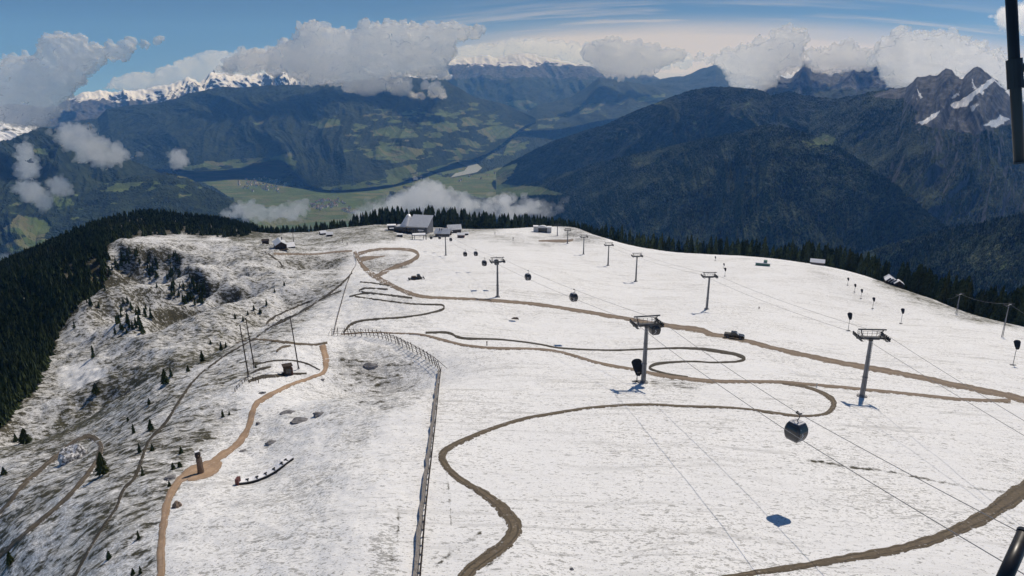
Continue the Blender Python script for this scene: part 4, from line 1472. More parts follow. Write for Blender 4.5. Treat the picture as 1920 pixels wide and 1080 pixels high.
for i, (x, y, hh, zone, ol) in enumerate(single):
    o = link('conifer', WHOLE[i % 5][1 if ol else 0], None, (x, y, gz(x, y) - 0.3))
    s = rt.uniform(0.9, 1.25)
    o.scale = (hh * s, hh * s, hh)
    o.rotation_euler = (0, 0, rt.uniform(0, 6.28))
    tag(o, LAB[zone][0], 'tree', LAB[zone][1])

protos = []
for k in range(6):
    v_, f_ = conifer_np(rg_t, 5, 6, rg_t.uniform(0.15, 0.21), 0.05)
    protos.append((v_, f_))
VS, FS, n_ = [], [], 0
for i, (x, y, hh, zone, ol) in enumerate(rest):
    v_, f_ = protos[i % 6]
    a = rt.uniform(0, 6.28)
    ca_, sa_ = math.cos(a), math.sin(a)
    s = hh * rt.uniform(0.9, 1.3)
    q = np.stack([x + s * (v_[:, 0] * ca_ - v_[:, 1] * sa_), y + s * (v_[:, 0] * sa_ + v_[:, 1] * ca_), gz(x, y) - 0.3 + hh * v_[:, 2]], 1)
    VS.append(q)
    FS.append(f_ + n_)
    n_ += len(v_)
me = mesh_np('forest', np.concatenate(VS), tris=np.concatenate(FS), mats=[M_WOOD], smooth=False)
tag(link('forest', me), 'dense dark conifer forest covering the far left slope and the crest', kind='stuff')
# ------------------------------------------------------------------ gondola lift: pylons, ropes, cabins
M_GALV = simple('galvanised_steel', (0.20, 0.205, 0.22), 0.55, 0.4, 0.5, 0.2, 0.8)
M_STEEL = simple('dark_steel', (0.055, 0.058, 0.065), 0.5, 0.4, 0.5, 0.25, 2)
M_RUBBER = simple('black_rubber', (0.025, 0.025, 0.027), 0.7, 0, 0.3, 0.2, 6)
M_CONC = simple('concrete', (0.32, 0.31, 0.30), 0.9, 0, 0.2, 0.2, 2)
M_ROPE = simple('steel_rope', (0.20, 0.20, 0.21), 0.6, 0.4, 0.3, 0.1, 2)
M_BODY = simple('dark_cabin_paint', (0.040, 0.041, 0.047), 0.35, 0, 0.5, 0.2, 2)
M_ROOF = simple('pale_cabin_roof', (0.42, 0.42, 0.45), 0.5, 0, 0.4, 0.15, 3)
M_GLASS = simple('smoked_glass', (0.020, 0.023, 0.028), 0.12, 0, 0.6, 0.1, 2)
M_DECAL = simple('pale_grey_decal', (0.55, 0.55, 0.57), 0.5, 0, 0.4, 0.1, 3)
M_SNOWCAP = simple('snow_cap', (0.82, 0.82, 0.84), 0.8, 0, 0.2, 0.04, 2)

ARM = 2.75        # rope distance from the mast


def sheave_mb(sx):
    """beam with six rope wheels along the line, on side sx"""
    m = MB()
    x = sx * ARM
    m.bar((x, -2.1, 0.0), (x, 2.1, 0.0), 0.16, 0.30)
    m.bar((x - sx * 0.32, -1.9, -0.22), (x - sx * 0.32, 1.9, -0.22), 0.45, 0.06)
    for y in (-1.2, 1.2):
        m.bar((x, y - 0.75, 0.22), (x, y + 0.75, 0.22), 0.12, 0.16)
    return m


def wheels_mb(sx):
    m = MB()
    x = sx * ARM
    for k in range(6):
        y = -1.9 + 3.8 * k / 5
        m.tube((x - 0.09, y, 0.42), (x + 0.09, y, 0.42), 0.22, n=10)
    return m


def make_pylon(name, label, group, H, legs=True):
    th = thing(name, label, 'pylon', (0, 0, 0), 0, group)
    MB().tube((0, 0, -1.2), (0, 0, 0.35), 1.15, 1.0, 10).build('foundation', M_CONC, th)
    m = MB()
    m.tube((0, 0, 0.3), (0, 0, H * 0.34), 0.52, 0.44, 14)
    m.tube((0, 0, H * 0.34), (0, 0, H - 0.2), 0.43, 0.32, 14)
    m.tube((0, 0, 0.35), (0, 0, 0.47), 0.74, 0.74, 14)
    m.tube((0, 0, H * 0.34 - 0.09), (0, 0, H * 0.34 + 0.09), 0.58, 0.58, 14)
    m.tube((0, 0, H * 0.68 - 0.06), (0, 0, H * 0.68 + 0.06), 0.44, 0.44, 14)
    m.build('mast', M_GALV, th, smooth=False)
    m = MB()
    m.bar((-ARM - 0.1, 0, H), (ARM + 0.1, 0, H), 0.42, 0.42)
    m.bar((-ARM * 0.6, 0, H - 0.28), (ARM * 0.6, 0, H - 0.28), 0.30, 0.16)
    m.tube((0, 0, H - 0.6), (0, 0, H - 0.1), 0.42, 0.5, 12)
    m.build('crossarm', M_STEEL, th)
    for sx in (-1, 1):
        a = sheave_mb(sx).build('sheave_assembly', M_STEEL, th)
        a.location = (0, 0, H + 0.1)
        wheels_mb(sx).build('sheave', M_RUBBER, a)
    m = MB()
    m.bar((-ARM + 0.5, 0.55, H + 0.1), (ARM - 0.5, 0.55, H + 0.1), 0.55, 0.05)
    for z in (0.62, 1.12):
        m.bar((-ARM + 0.5, 0.82, H + z), (ARM - 0.5, 0.82, H + z), 0.05, 0.05)
    for x in np.linspace(-ARM + 0.5, ARM - 0.5, 6):
        m.bar((x, 0.82, H + 0.1), (x, 0.82, H + 1.14), 0.05, 0.05)
    for sx in (-1, 1):
        xo = sx * (ARM - 0.75)
        for z in (0.45, 0.9):
            m.bar((xo, -1.9, H + z), (xo, 1.9, H + z), 0.04, 0.04)
        for y in (-1.9, -0.95, 0.95, 1.9):
            m.bar((xo, y, H - 0.1), (xo, y, H + 0.92), 0.04, 0.04)
    m.build('catwalk_railing', M_STEEL, th)
    m = MB()
    for sx in (-1, 1):
        m.bar((sx * 1.75, 0, H + 0.2), (sx * 2.15, 0, H + 1.65), 0.16, 0.16)
        m.bar((sx * 2.15, 0, H + 1.65), (sx * 1.2, 0, H + 1.72), 0.10, 0.10)
    m.bar((-2.75, 0, H + 1.78), (2.75, 0, H + 1.78), 0.20, 0.26)
    m.build('lifting_frame', M_STEEL, th)
    m = MB()
    for sx in (-0.2, 0.2):
        m.bar((sx, -0.72, 1.6), (sx, -0.56, H - 0.3), 0.05, 0.05)
    for z in np.arange(1.8, H - 0.4, 0.45):
        m.bar((-0.2, -0.70, z), (0.2, -0.70, z), 0.035, 0.035)
    m.build('ladder', M_STEEL, th)
    return th


LINE1 = [(1206, 718, 12.7), (933, 557, 14.6), (836, 479, 14.0)]
LINE2 = [(1616, 744, 13.0), (1325, 580, 13.4), (1192, 528, 14.3), (1140, 498, 13.6), (1094, 477, 13.6), (1064, 457, 12.0), (1045, 442, 11.0)]
LABL = {1206: 'grey gondola pylon in the middle of the slope with a cabin passing its right arm', 933: 'grey gondola pylon standing beside the bend of the brown road',
        836: 'thin gondola pylon just below the mountain station', 1616: 'leaning grey lift pylon at the right above the nearest cabin', 1325: 'grey lift pylon standing above the dark pickup truck',
        1192: 'third lift pylon up the right hand row with its long shadow', 1140: 'slim lift pylon halfway along the far right hand row', 1094: 'small lift pylon left of the forest corner',
        1064: 'small lift pylon beside the patch of brown earth', 1045: 'topmost lift pylon next to the small white roofed station'}


def place_line(defs, first_dir, group):
    P = [hit(px, py) for px, py, H in defs]
    tops = []
    for i, ((px, py, H), b) in enumerate(zip(defs, P)):
        a = P[i - 1] if i else b + first_dir
        c = P[i + 1] if i + 1 < len(P) else b
        d = (c - a)
        rz = math.atan2(-d.x, d.y)
        th = make_pylon('lift_pylon', LABL[px], group, H)
        th.location = b
        th.rotation_euler = (0, 0, rz)
        ux = Vector((math.cos(rz), math.sin(rz), 0))
        z = b.z + H + 0.1 + 0.68
        tops.append([Vector((b.x, b.y, z)) + ux * (sx * ARM) for sx in (-1, 1)])
    return P, tops


def rope_pts(stops, sag=0.012, n=18):
    out = []
    for a, b in zip(stops[:-1], stops[1:]):
        L = (b - a).length
        for k in range(n):
            t_ = k / n
            p = a.lerp(b, t_)
            p.z -= 4 * sag * L * t_ * (1 - t_)
            out.append(p)
    out.append(stops[-1])
    return out


def rope(name, label, pts, r=0.034):
    m = MB().path(pts, r, 6)
    return tag(m.build(name, M_ROPE, None, True), label, 'cable')


def vec(a):
    return Vector([float(q) for q in a])


P1, T1 = place_line(LINE1, Vector((4, -62, 12)), 'gondola pylons of the left hand lift')
P2, T2 = place_line(LINE2, Vector((-8, -50, 8)), 'lift pylons of the right hand lift')
STATION = hit(772, 447)
# the near ends run to the station below the camera
grip = vec(at(1497, 775, 79.0))
dirR = (grip - T1[0][1]).normalized()
near = T1[0][1] + (grip - T1[0][1]) * 1.0
endR = near + Vector((dirR.x, dirR.y, 0)).normalized() * 66 + Vector((0, 0, 15.0))
offs = T1[0][0] - T1[0][1]
lpt = vec(at(1467, 802, 68.0))
endL = lpt + Vector((dirR.x, dirR.y, 0)).normalized() * 56 + Vector((0, 0, 12.8))
stn = [STATION + Vector((-2.5, 0, 8)), STATION + Vector((2.5, 0, 8))]
rL = rope_pts([endL, lpt, T1[0][0], T1[1][0], T1[2][0], stn[0]], 0.006)
rR = rope_pts([endR, near, T1[0][1], T1[1][1], T1[2][1], stn[1]], 0.006)
rope('cable', 'lower steel haul rope of the left hand gondola lift', rL)
rope('cable', 'upper steel haul rope of the left hand gondola lift carrying the nearest cabin', rR)
e2R, e2L = T2[0][1] + (vec(at(1920, 776, 101.0)) - T2[0][1]) * 2.3, T2[0][0] + (vec(at(1920, 803, 98.0)) - T2[0][0]) * 2.3
q2 = hit(1030, 433) + Vector((0, 0, 6))
rope('cable', 'left steel rope of the right hand lift', rope_pts([e2L] + [t_[0] for t_ in T2] + [q2 + Vector((-2.5, 0, 0))], 0.007))
rope('cable', 'right steel rope of the right hand lift', rope_pts([e2R] + [t_[1] for t_ in T2] + [q2 + Vector((2.5, 0, 0))], 0.007))


# ---- cabin: rounded box, bulging at the waist; local z = 0 at the rope
def ring(hx, hy, z, n=32, e=7.0):
    out = []
    for k in range(n):
        a = 2 * math.pi * k / n
        c, s = math.cos(a), math.sin(a)
        out.append((hx * math.copysign(abs(c) ** (2 / e), c), hy * math.copysign(abs(s) ** (2 / e), s), z))
    return out


Z0 = -3.35
PROFILE = [(0.0, 0.74), (0.06, 0.84), (0.40, 0.97), (0.95, 1.06), (1.45, 1.03), (1.85, 0.90), (2.12, 0.78), (2.2, 0.72)]


def prof(z):
    return float(np.interp(z, [q[0] for q in PROFILE], [q[1] for q in PROFILE]))


def make_cabin():
    th = thing('gondola_cabin', 'nearest dark gondola cabin hanging from the upper rope over the snow', 'gondola cabin', (0, 0, 0), 0, 'gondola cabins')
    m = MB()
    m.loft([ring(f, f, Z0 + z) for z, f in PROFILE])
    m.build('cabin_body', M_BODY, th, smooth=True)
    # windows: panels standing just proud of the four sides
    for k in range(4):
        m = MB()
        a = k * math.pi / 2
        ca_, sa_ = math.cos(a), math.sin(a)
        zs = np.linspace(0.62, 1.92, 7)
        vs = []
        for z in zs:
            f = prof(z)
            w_ = 0.74 * f
            for x in (-w_, w_):
                d = f + 0.012
                vs.append((x * ca_ - d * sa_, x * sa_ + d * ca_, Z0 + z))
        m.add(vs, [(2 * i, 2 * i + 1, 2 * i + 3, 2 * i + 2) for i in range(len(zs) - 1)])
        m.build('window', M_GLASS, th, smooth=True)
    m = MB()
    m.loft([ring(0.70, 0.70, Z0 + 2.19), ring(0.66, 0.66, Z0 + 2.27), ring(0.40, 0.40, Z0 + 2.31)])
    m.box((0.0, 0.35, Z0 + 2.34), (0.9, 0.16, 0.05)).box((0.0, -0.35, Z0 + 2.34), (0.9, 0.16, 0.05))
    m.build('roof', M_ROOF, th)
    # pale graphic on the side towards the valley
    m = MB()
    rg = random.Random(4)
    for x0_, z0_, x1_, z1_, w_ in ((-0.70, 0.15, -0.52, 1.7, 0.10), (-0.62, 0.2, -0.2, 0.75, 0.10), (-0.45, 0.95, -0.2, 1.2, 0.08), (-0.42, 0.45, -0.12, 0.95, 0.09), (-0.35, 0.25, -0.05, 0.5, 0.08),
                                   (-0.30, 1.15, -0.10, 0.85, 0.08)):
        vs = []
        for x, z in ((x0_ - w_ / 2, z0_), (x0_ + w_ * 0.8, z0_), (x1_ + w_ * 0.8, z1_), (x1_ - w_ / 2, z1_)):
            vs.append((x, -prof(z) - 0.03, Z0 + z))
        m.add(vs, [(0, 1, 2, 3)])
    m.build('side_graphic', M_DECAL, th)
    m = MB()
    m.path([(0, 0, Z0 + 2.28), (0.05, 0, Z0 + 2.45), (0.30, 0, -0.65), (0.36, 0, -0.4), (0.30, 0, -0.15), (0.10, 0, -0.02)], 0.055, 8)
    m.build('hanger', M_STEEL, th, smooth=True)
    m = MB().box((0.02, 0, 0.0), (0.22, 0.62, 0.20)).box((0.10, 0.2, 0.12), (0.12, 0.2, 0.14)).tube((-0.1, -0.3, 0.05), (0.2, -0.3, 0.05), 0.09)
    m.build('grip', M_STEEL, th)
    m = MB()
    m.box((0, 0, Z0 - 0.03), (1.3, 1.3, 0.08))
    m.bar((0.72, -0.5, Z0 + 0.05), (0.72, 0.5, Z0 + 0.05), 0.12, 0.10)
    m.build('underframe', M_STEEL, th)
    return th


CABS = 0.98


def rope_at(pts, px):
    Q = np.array([tuple(p) for p in pts])
    X, _ = proj(Q)
    for i in range(len(Q) - 1):
        if (X[i] - px) * (X[i + 1] - px) <= 0 and Q[i][1] > 20:
            t_ = (px - X[i]) / (X[i + 1] - X[i] + 1e-9)
            p = Q[i] + (Q[i + 1] - Q[i]) * t_
            d = Q[i + 1] - Q[i]
            return Vector(p), math.atan2(-d[0], d[1])
    raise ValueError(px)


cab = make_cabin()
cab.scale = (CABS,) * 3
CAB = [(rR, 1497, 'nearest dark gondola cabin hanging from the upper rope over the snow'), (rR, 1229, 'dark gondola cabin passing just behind the mast of the middle pylon'),
       (rR, 1076, 'dark gondola cabin hanging over the long brown road'), (rR, 990, 'dark gondola cabin between the road and the second pylon'),
       (rR, 931, 'dark gondola cabin under the arm of the second pylon'), (rL, 908, 'small dark gondola cabin just left of the second pylon, the larger of the two there'),
       (rR, 892, 'small dark gondola cabin high above its neighbours left of the second pylon'), (rL, 872, 'small dark gondola cabin furthest left of the group beyond the second pylon'),
       (rR, 845, 'tiny dark gondola cabin right of the thin pylon below the station'), (rR, 824, 'tiny dark gondola cabin left of the small huts and above the thin pylon'),
       (rL, 808, 'tiny dark gondola cabin entering the mountain station')]
for i, (rp, px, lb) in enumerate(CAB):
    try:
        p, rz = rope_at(rp, px)
    except ValueError:
        print('no rope at', px)
        continue
    if i == 0:
        cab.location, cab.rotation_euler = p, (0, 0, rz + 0.5)
        cab['label'] = lb
    else:
        dup(cab, p, rz, lb)

# ---- slim chairlift at the far right rim
M1 = []
for px, py, H, lb in ((1879, 632, 13.0, 'slim chairlift pylon standing on the right rim before the forest'), (1793, 588, 9.5, 'slim chairlift pylon half hidden among the trees of the right rim')):
    b = hit(px, py)
    th = thing('chairlift_pylon', lb, 'pylon', b, R(35), 'slim pylons of the chairlift on the right rim')
    m = MB().tube((-0.7, 0, -0.5), (-0.12, 0, H), 0.13, 0.10, 8).tube((0.7, 0, -0.5), (0.12, 0, H), 0.13, 0.10, 8)
    for z in np.linspace(1.5, H - 2, 5):
        w_ = 0.7 - 0.58 * z / H
        m.bar((-w_, 0, z), (w_, 0, z), 0.06, 0.06)
    m.build('mast', M_GALV, th)
    MB().bar((-2.2, 0, H), (2.2, 0, H), 0.22, 0.24).build('crossarm', M_GALV, th)
    for sx in (-1, 1):
        m = MB().bar((sx * 2.2, -1.0, H + 0.2), (sx * 2.2, 1.0, H + 0.2), 0.14, 0.22)
        for y in (-0.8, -0.27, 0.27, 0.8):
            m.tube((sx * 2.2 - 0.06, y, H + 0.42), (sx * 2.2 + 0.06, y, H + 0.42), 0.16, n=8)
        m.build('sheave_assembly', M_STEEL, th)
    M1.append(b + Vector((0, 0, H + 0.6)))
far_end = vec(at(1768, 551, 520))
near_end = vec(at(2010, 640, 300))
rope('cable', 'thin chairlift rope strung along the right rim in front of the forest', rope_pts([near_end, M1[0], M1[1], far_end], 0.02), 0.04)
# ------------------------------------------------------------------ everything else that stands on the mountain
M_DWOOD = simple('dark_weathered_wood', (0.055, 0.042, 0.035), 0.85, 0, 0.2, 0.35, 5, 0.3)
M_WOODG = simple('grey_wood', (0.17, 0.14, 0.12), 0.85, 0, 0.2, 0.3, 5, 0.3)
M_CARV = simple('carved_timber', (0.22, 0.165, 0.125), 0.8, 0, 0.2, 0.3, 6, 0.4)
M_REDDOOR = simple('dull_red_boards', (0.12, 0.045, 0.04), 0.7, 0, 0.3, 0.2, 4)
M_METALROOF = simple('grey_metal_roof', (0.60, 0.61, 0.63), 0.45, 0.3, 0.4, 0.1, 0.6)
M_GREYWALL = simple('grey_cladding', (0.22, 0.225, 0.24), 0.7, 0, 0.3, 0.15, 0.5)
M_DARKWALL = simple('dark_facade', (0.035, 0.04, 0.048), 0.4, 0, 0.5, 0.25, 0.4)
M_WHITEWALL = simple('pale_render', (0.55, 0.54, 0.52), 0.85, 0, 0.2, 0.1, 0.6)
M_CARPAINT = simple('black_car_paint', (0.016, 0.017, 0.020), 0.22, 0, 0.6, 0.15, 3)
M_LAMPGLARE = simple('lamp_and_glare_glass', (0.6, 0.6, 0.62), 0.15, 0, 0.7, 0.05, 3)
M_RED = simple('rusty_red', (0.16, 0.035, 0.03), 0.6, 0, 0.3, 0.2, 4)
M_GREEN = simple('green_sheet', (0.13, 0.24, 0.19), 0.6, 0, 0.3, 0.15, 3)
M_ROCK = simple('grey_rock', (0.20, 0.195, 0.20), 0.9, 0, 0.2, 0.4, 1.2, 0.6)
t = NT('snow_dusted_rock')
n1 = t.noise(t.obj(), 2.2, 6, 0.7)
c = t.mix(t.rng(n1, 0.35, 0.65), (0.07, 0.07, 0.075), (0.24, 0.235, 0.24))
c = t.mix(t.rng(t.noise(t.obj(), 5.0, 5, 0.7), 0.46, 0.56), c, (0.8, 0.8, 0.82))
t.bsdf(c, 0.9, 0, t.bump(n1, 0.2, 0.6), 0.2)
M_GROUND_ROCK = t.m
M_GUN = simple('black_snow_gun', (0.022, 0.022, 0.025), 0.45, 0.2, 0.4, 0.2, 4)
M_GREYB = simple('pale_weathered_boards', (0.20, 0.185, 0.175), 0.85, 0, 0.2, 0.3, 3, 0.3)
M_NETB = simple('orange_netting', (0.05, 0.045, 0.05), 0.8, 0, 0.2, 0.2, 6)


def face_cam(p):
    """turn so that local -y looks at the camera"""
    return math.atan2(-p.x, p.y)


def mpp(p):
    return math.hypot(p.x, p.y) / F * 1.04        # metres per photo pixel at p


# ---- snow guns
def make_gun(th, H, drum=1.0):
    m = MB().tube((0, 0, -0.2), (0, 0, 0.12), 0.5 * drum, 0.45 * drum, 10).box((0, 0, 0.18), (1.3 * drum, 0.5, 0.12))
    m.build('base_plate', M_STEEL, th)
    MB().tube((0, 0, 0.1), (0, 0, H - 0.9 * drum), 0.10, 0.085, 8).build('mast', M_GALV, th)
    m = MB()
    # drum: wide mouth looking up the slope, narrow tail tilted down
    rings = []
    for s, r_ in ((-0.95, 0.28), (-0.80, 0.42), (-0.2, 0.62), (0.5, 0.74), (0.72, 0.78), (0.76, 0.66)):
        rings.append([(r_ * drum * math.cos(q), s * drum * 0.55 + 0.15 * drum * math.sin(q), H + s * drum * 0.86 + r_ * drum * 0.62 * math.sin(q)) for q in np.linspace(0, 2 * math.pi, 16, endpoint=False)])
    m.loft(rings)
    m.box((0, -0.25 * drum, H - 0.75 * drum), (0.5 * drum, 0.5 * drum, 0.5 * drum))
    m.build('fan_head', M_GUN, th, smooth=False)


GUNS = [(1590, 620, 29, 1.15, 'black headed snow gun standing above the leaning right hand pylon'), (1689, 607, 24, 1.0, 'black headed snow gun on the open slope right of the leaning pylon'),
        (1636, 579, 18, 0.9, 'fourth snow gun counting down the row from the forest edge'), (1614, 560, 15, 0.85, 'snow gun just above the fourth one in the row below the huts'),
        (1602, 548, 13, 0.8, 'second snow gun of the row below the forest edge'), (1589, 535, 12, 0.8, 'uppermost snow gun of the row below the forest edge'),
        (1359, 518, 14, 0.9, 'lower of the small snow guns between the lift pylon and the green kiosk'), (1357, 503, 8, 0.7, 'small snow gun just behind another left of the green kiosk'),
        (1341, 489, 7, 0.7, 'tiny snow gun nearest the forest left of the green kiosk'), (1899, 685, 37, 1.2, 'black headed snow gun at the far right edge of the slope'),
        (1194, 716, 38, 1.5, 'large black snow gun standing close against the middle pylon')]
for px, py, hp, dr, lb in GUNS:
    b = hit(px, py)
    H = hp * mpp(b) - 0.6 * dr
    th = thing('snow_gun', lb, 'snow gun', b, face_cam(b) + 0.4, 'snow guns on the slope')
    make_gun(th, max(2.0, H), dr)

# ---- marker posts and hydrants
for px, py, hp, lb in ((913, 648, 9, 'short dark post beside the long brown trail'), (962, 452, 7, 'small dark sign post in the snow left of the upper pylons'),
                       (928, 440, 4, 'tiny post on the snow right of the station huts'), (1531, 726, 8, 'pale marker post in the trail left of the leaning pylon'),
                       (1423, 579, 4, 'small dark hydrant on the open snow right of the second right hand pylon'), (642, 455, 6, 'left of two dark posts on the thin snow below the station'),
                       (651, 460, 5, 'right of two dark posts on the thin snow below the station')):
    b = hit(px, py)
    s = mpp(b)
    th = thing('marker_post', lb, 'post', b, face_cam(b))
    MB().tube((0, 0, -0.2), (0, 0, hp * s * 0.8), 0.09 + 0.3 * s * (px != 1531), 0.09 + 0.2 * s, 8).build('post', M_DWOOD if px != 1531 else M_WHITEWALL, th)
    MB().box((0, -0.03, hp * s * 0.85), (1.6 * s + 0.1, 0.12, hp * s * 0.3)).build('cap', M_DWOOD if px != 1531 else M_WHITEWALL, th)

# ---- pickup truck on the road
b = hit(1376, 635)
th = thing('pickup_truck', 'black pickup truck driving down the long brown road', 'pickup truck', b + Vector((0, 0, 0.25)), math.atan2(-0.35, 0.9))
L, W = 5.3, 1.95
m = MB()
SIDE = [(-2.65, 0.45), (-2.65, 1.08), (-0.95, 1.12), (-0.85, 1.78), (0.55, 1.80), (1.15, 1.18), (2.45, 1.05), (2.65, 0.85), (2.65, 0.42)]
n = len(SIDE)
vs = [(x, -W / 2 * (0.86 if z > 1.3 else 1.0), z) for x, z in SIDE] + [(x, W / 2 * (0.86 if z > 1.3 else 1.0), z) for x, z in SIDE]
m.add(vs, [tuple(range(n)), tuple(reversed(range(n, 2 * n)))] + [(i, n + i, n + (i + 1) % n, (i + 1) % n) for i in range(n)])
m.build('car_body', M_CARPAINT, th, bevel=0.05)
MB().box((-1.8, 0, 1.14), (1.6, 1.7, 0.10)).build('load_cover', M_RUBBER, th)
th.scale = (1.08,) * 3
MB().add([(0.60, -0.78, 1.74), (1.13, -0.88, 1.22), (1.13, 0.88, 1.22), (0.60, 0.78, 1.74)], [(0, 1, 2, 3)]).build('windscreen', M_LAMPGLARE, th).location = (0.03, 0, 0.02)  # pale colour paints the reflection on the glass
for sy in (-1, 1):
    y = sy * 0.875
    MB().add([(-0.75, y, 1.25), (0.95, y * 1.06, 1.25), (0.48, y * 0.985, 1.70), (-0.72, y * 0.985, 1.70)], [(0, 1, 2, 3)]).build('side_window', M_GLASS, th).location = (0, sy * 0.06, 0)
    MB().box((2.62, sy * 0.72, 0.86), (0.12, 0.36, 0.18)).build('headlight', M_LAMPGLARE, th)
    for x in (-1.65, 1.65):
        w_ = MB().tube((x, sy * 0.80, 0.40), (x, sy * 1.0, 0.40), 0.40, n=18).build('wheel', M_RUBBER, th)
        MB().tube((x, sy * 1.0, 0.40), (x, sy * 1.012, 0.40), 0.24, n=14).build('rim', M_GALV, w_)
MB().box((0, 0, 0.42), (5.1, 1.7, 0.2)).build('chassis', M_RUBBER, th)
MB().box((2.70, 0, 0.55), (0.14, 1.9, 0.26)).build('bumper', M_STEEL, th)

# ---- tracked groomer parked beside the dirt loop
b = hit(781, 524)
s = mpp(b)
th = thing('snow_groomer', 'dark tracked snow groomer parked beside the bend of the brown road', 'snow groomer', b, face_cam(b) + 0.15)
for sy in (-1, 1):
    m = MB()
    pts = [(-3.4, 0.35), (-3.0, 0.0), (2.6, 0.0), (3.2, 0.4), (3.0, 0.95), (-3.2, 0.95)]
    vs = [(x, sy * 1.2, z) for x, z in pts] + [(x, sy * 2.3, z) for x, z in pts]
    k = len(pts)
    m.add(vs, [tuple(range(k)), tuple(reversed(range(k, 2 * k)))] + [(i, k + i, k + (i + 1) % k, (i + 1) % k) for i in range(k)])
    m.build('track', M_RUBBER, th)
MB().box((0, 0, 1.05), (6.2, 2.6, 0.7)).build('chassis', M_STEEL, th, bevel=0.08)
c = MB().loft([[(x, y, z) for x, y in ((0.2, -1.25), (2.6, -1.25), (2.6, 1.25), (0.2, 1.25))] for z in (1.4,)] +
              [[(x, y, 3.1) for x, y in ((0.4, -1.05), (2.0, -1.05), (2.0, 1.05), (0.4, 1.05))]]).build('cab', M_CARPAINT, th)
MB().add([(2.62, -1.1, 1.6), (2.62, 1.1, 1.6), (2.1, 0.95, 2.95), (2.1, -0.95, 2.95)], [(0, 1, 2, 3)]).build('windscreen', M_GLASS, c)
MB().box((-1.6, 0, 1.75), (2.6, 2.4, 0.7)).build('load_deck', M_DWOOD, th)
m = MB().box((4.4, 0, 0.8), (0.25, 5.2, 1.2), (0, -0.2, 0)).bar((3.0, -0.8, 0.9), (4.4, -0.8, 0.8), 0.2, 0.2).bar((3.0, 0.8, 0.9), (4.4, 0.8, 0.8), 0.2, 0.2)
m.build('blade', M_STEEL, th)
MB().box((-4.3, 0, 0.6), (1.0, 4.6, 0.7)).bar((-3.0, 0, 0.9), (-4.3, 0, 0.7), 0.3, 0.3).build('tiller', M_RUBBER, th)
th.scale = (0.8, 0.8, 0.8)

# ---- the mountain station
b = hit(760, 437)
s = mpp(b)
rz = face_cam(b)


def local(px, py, ref=b, sc=s):
    return ((px - 760) * sc, (437 - py) * sc)


def shed(roots, x0, x1, y0, y1, zf, zb, wall, roofm, over=0.5, ribs=0, snow=False):
    """mono-pitch building: front eave height zf at y0, back height zb at y1"""
    m = MB()
    vs = [(x0, y0, -2), (x1, y0, -2), (x1, y1, -2), (x0, y1, -2), (x0, y0, zf), (x1, y0, zf), (x1, y1, zb), (x0, y1, zb)]
    m.add(vs, [(0, 1, 5, 4), (1, 2, 6, 5), (2, 3, 7, 6), (3, 0, 4, 7), (4, 5, 6, 7), (3, 2, 1, 0)])
    m.build('wall', wall, roots)
    m = MB()
    k = (zb - zf) / (y1 - y0)
    a, c = y0 - over, y1 + over
    za, zc = zf - k * over + 0.05, zb + k * over + 0.05
    vs = []
    for dz in (0.0, 0.35):
        vs += [(x0 - over, a, za + dz), (x1 + over, a, za + dz), (x1 + over, c, zc + dz), (x0 - over, c, zc + dz)]
    m.add(vs, [(3, 2, 1, 0), (4, 5, 6, 7), (0, 1, 5, 4), (1, 2, 6, 5), (2, 3, 7, 6), (3, 0, 4, 7)])
    for i in range(ribs):
        x = x0 + (x1 - x0) * (i + 1) / (ribs + 1)
        m.bar((x, a, za + 0.42), (x, c, zc + 0.42), 0.35, 0.3)
    return m.build('roof', roofm, roots)


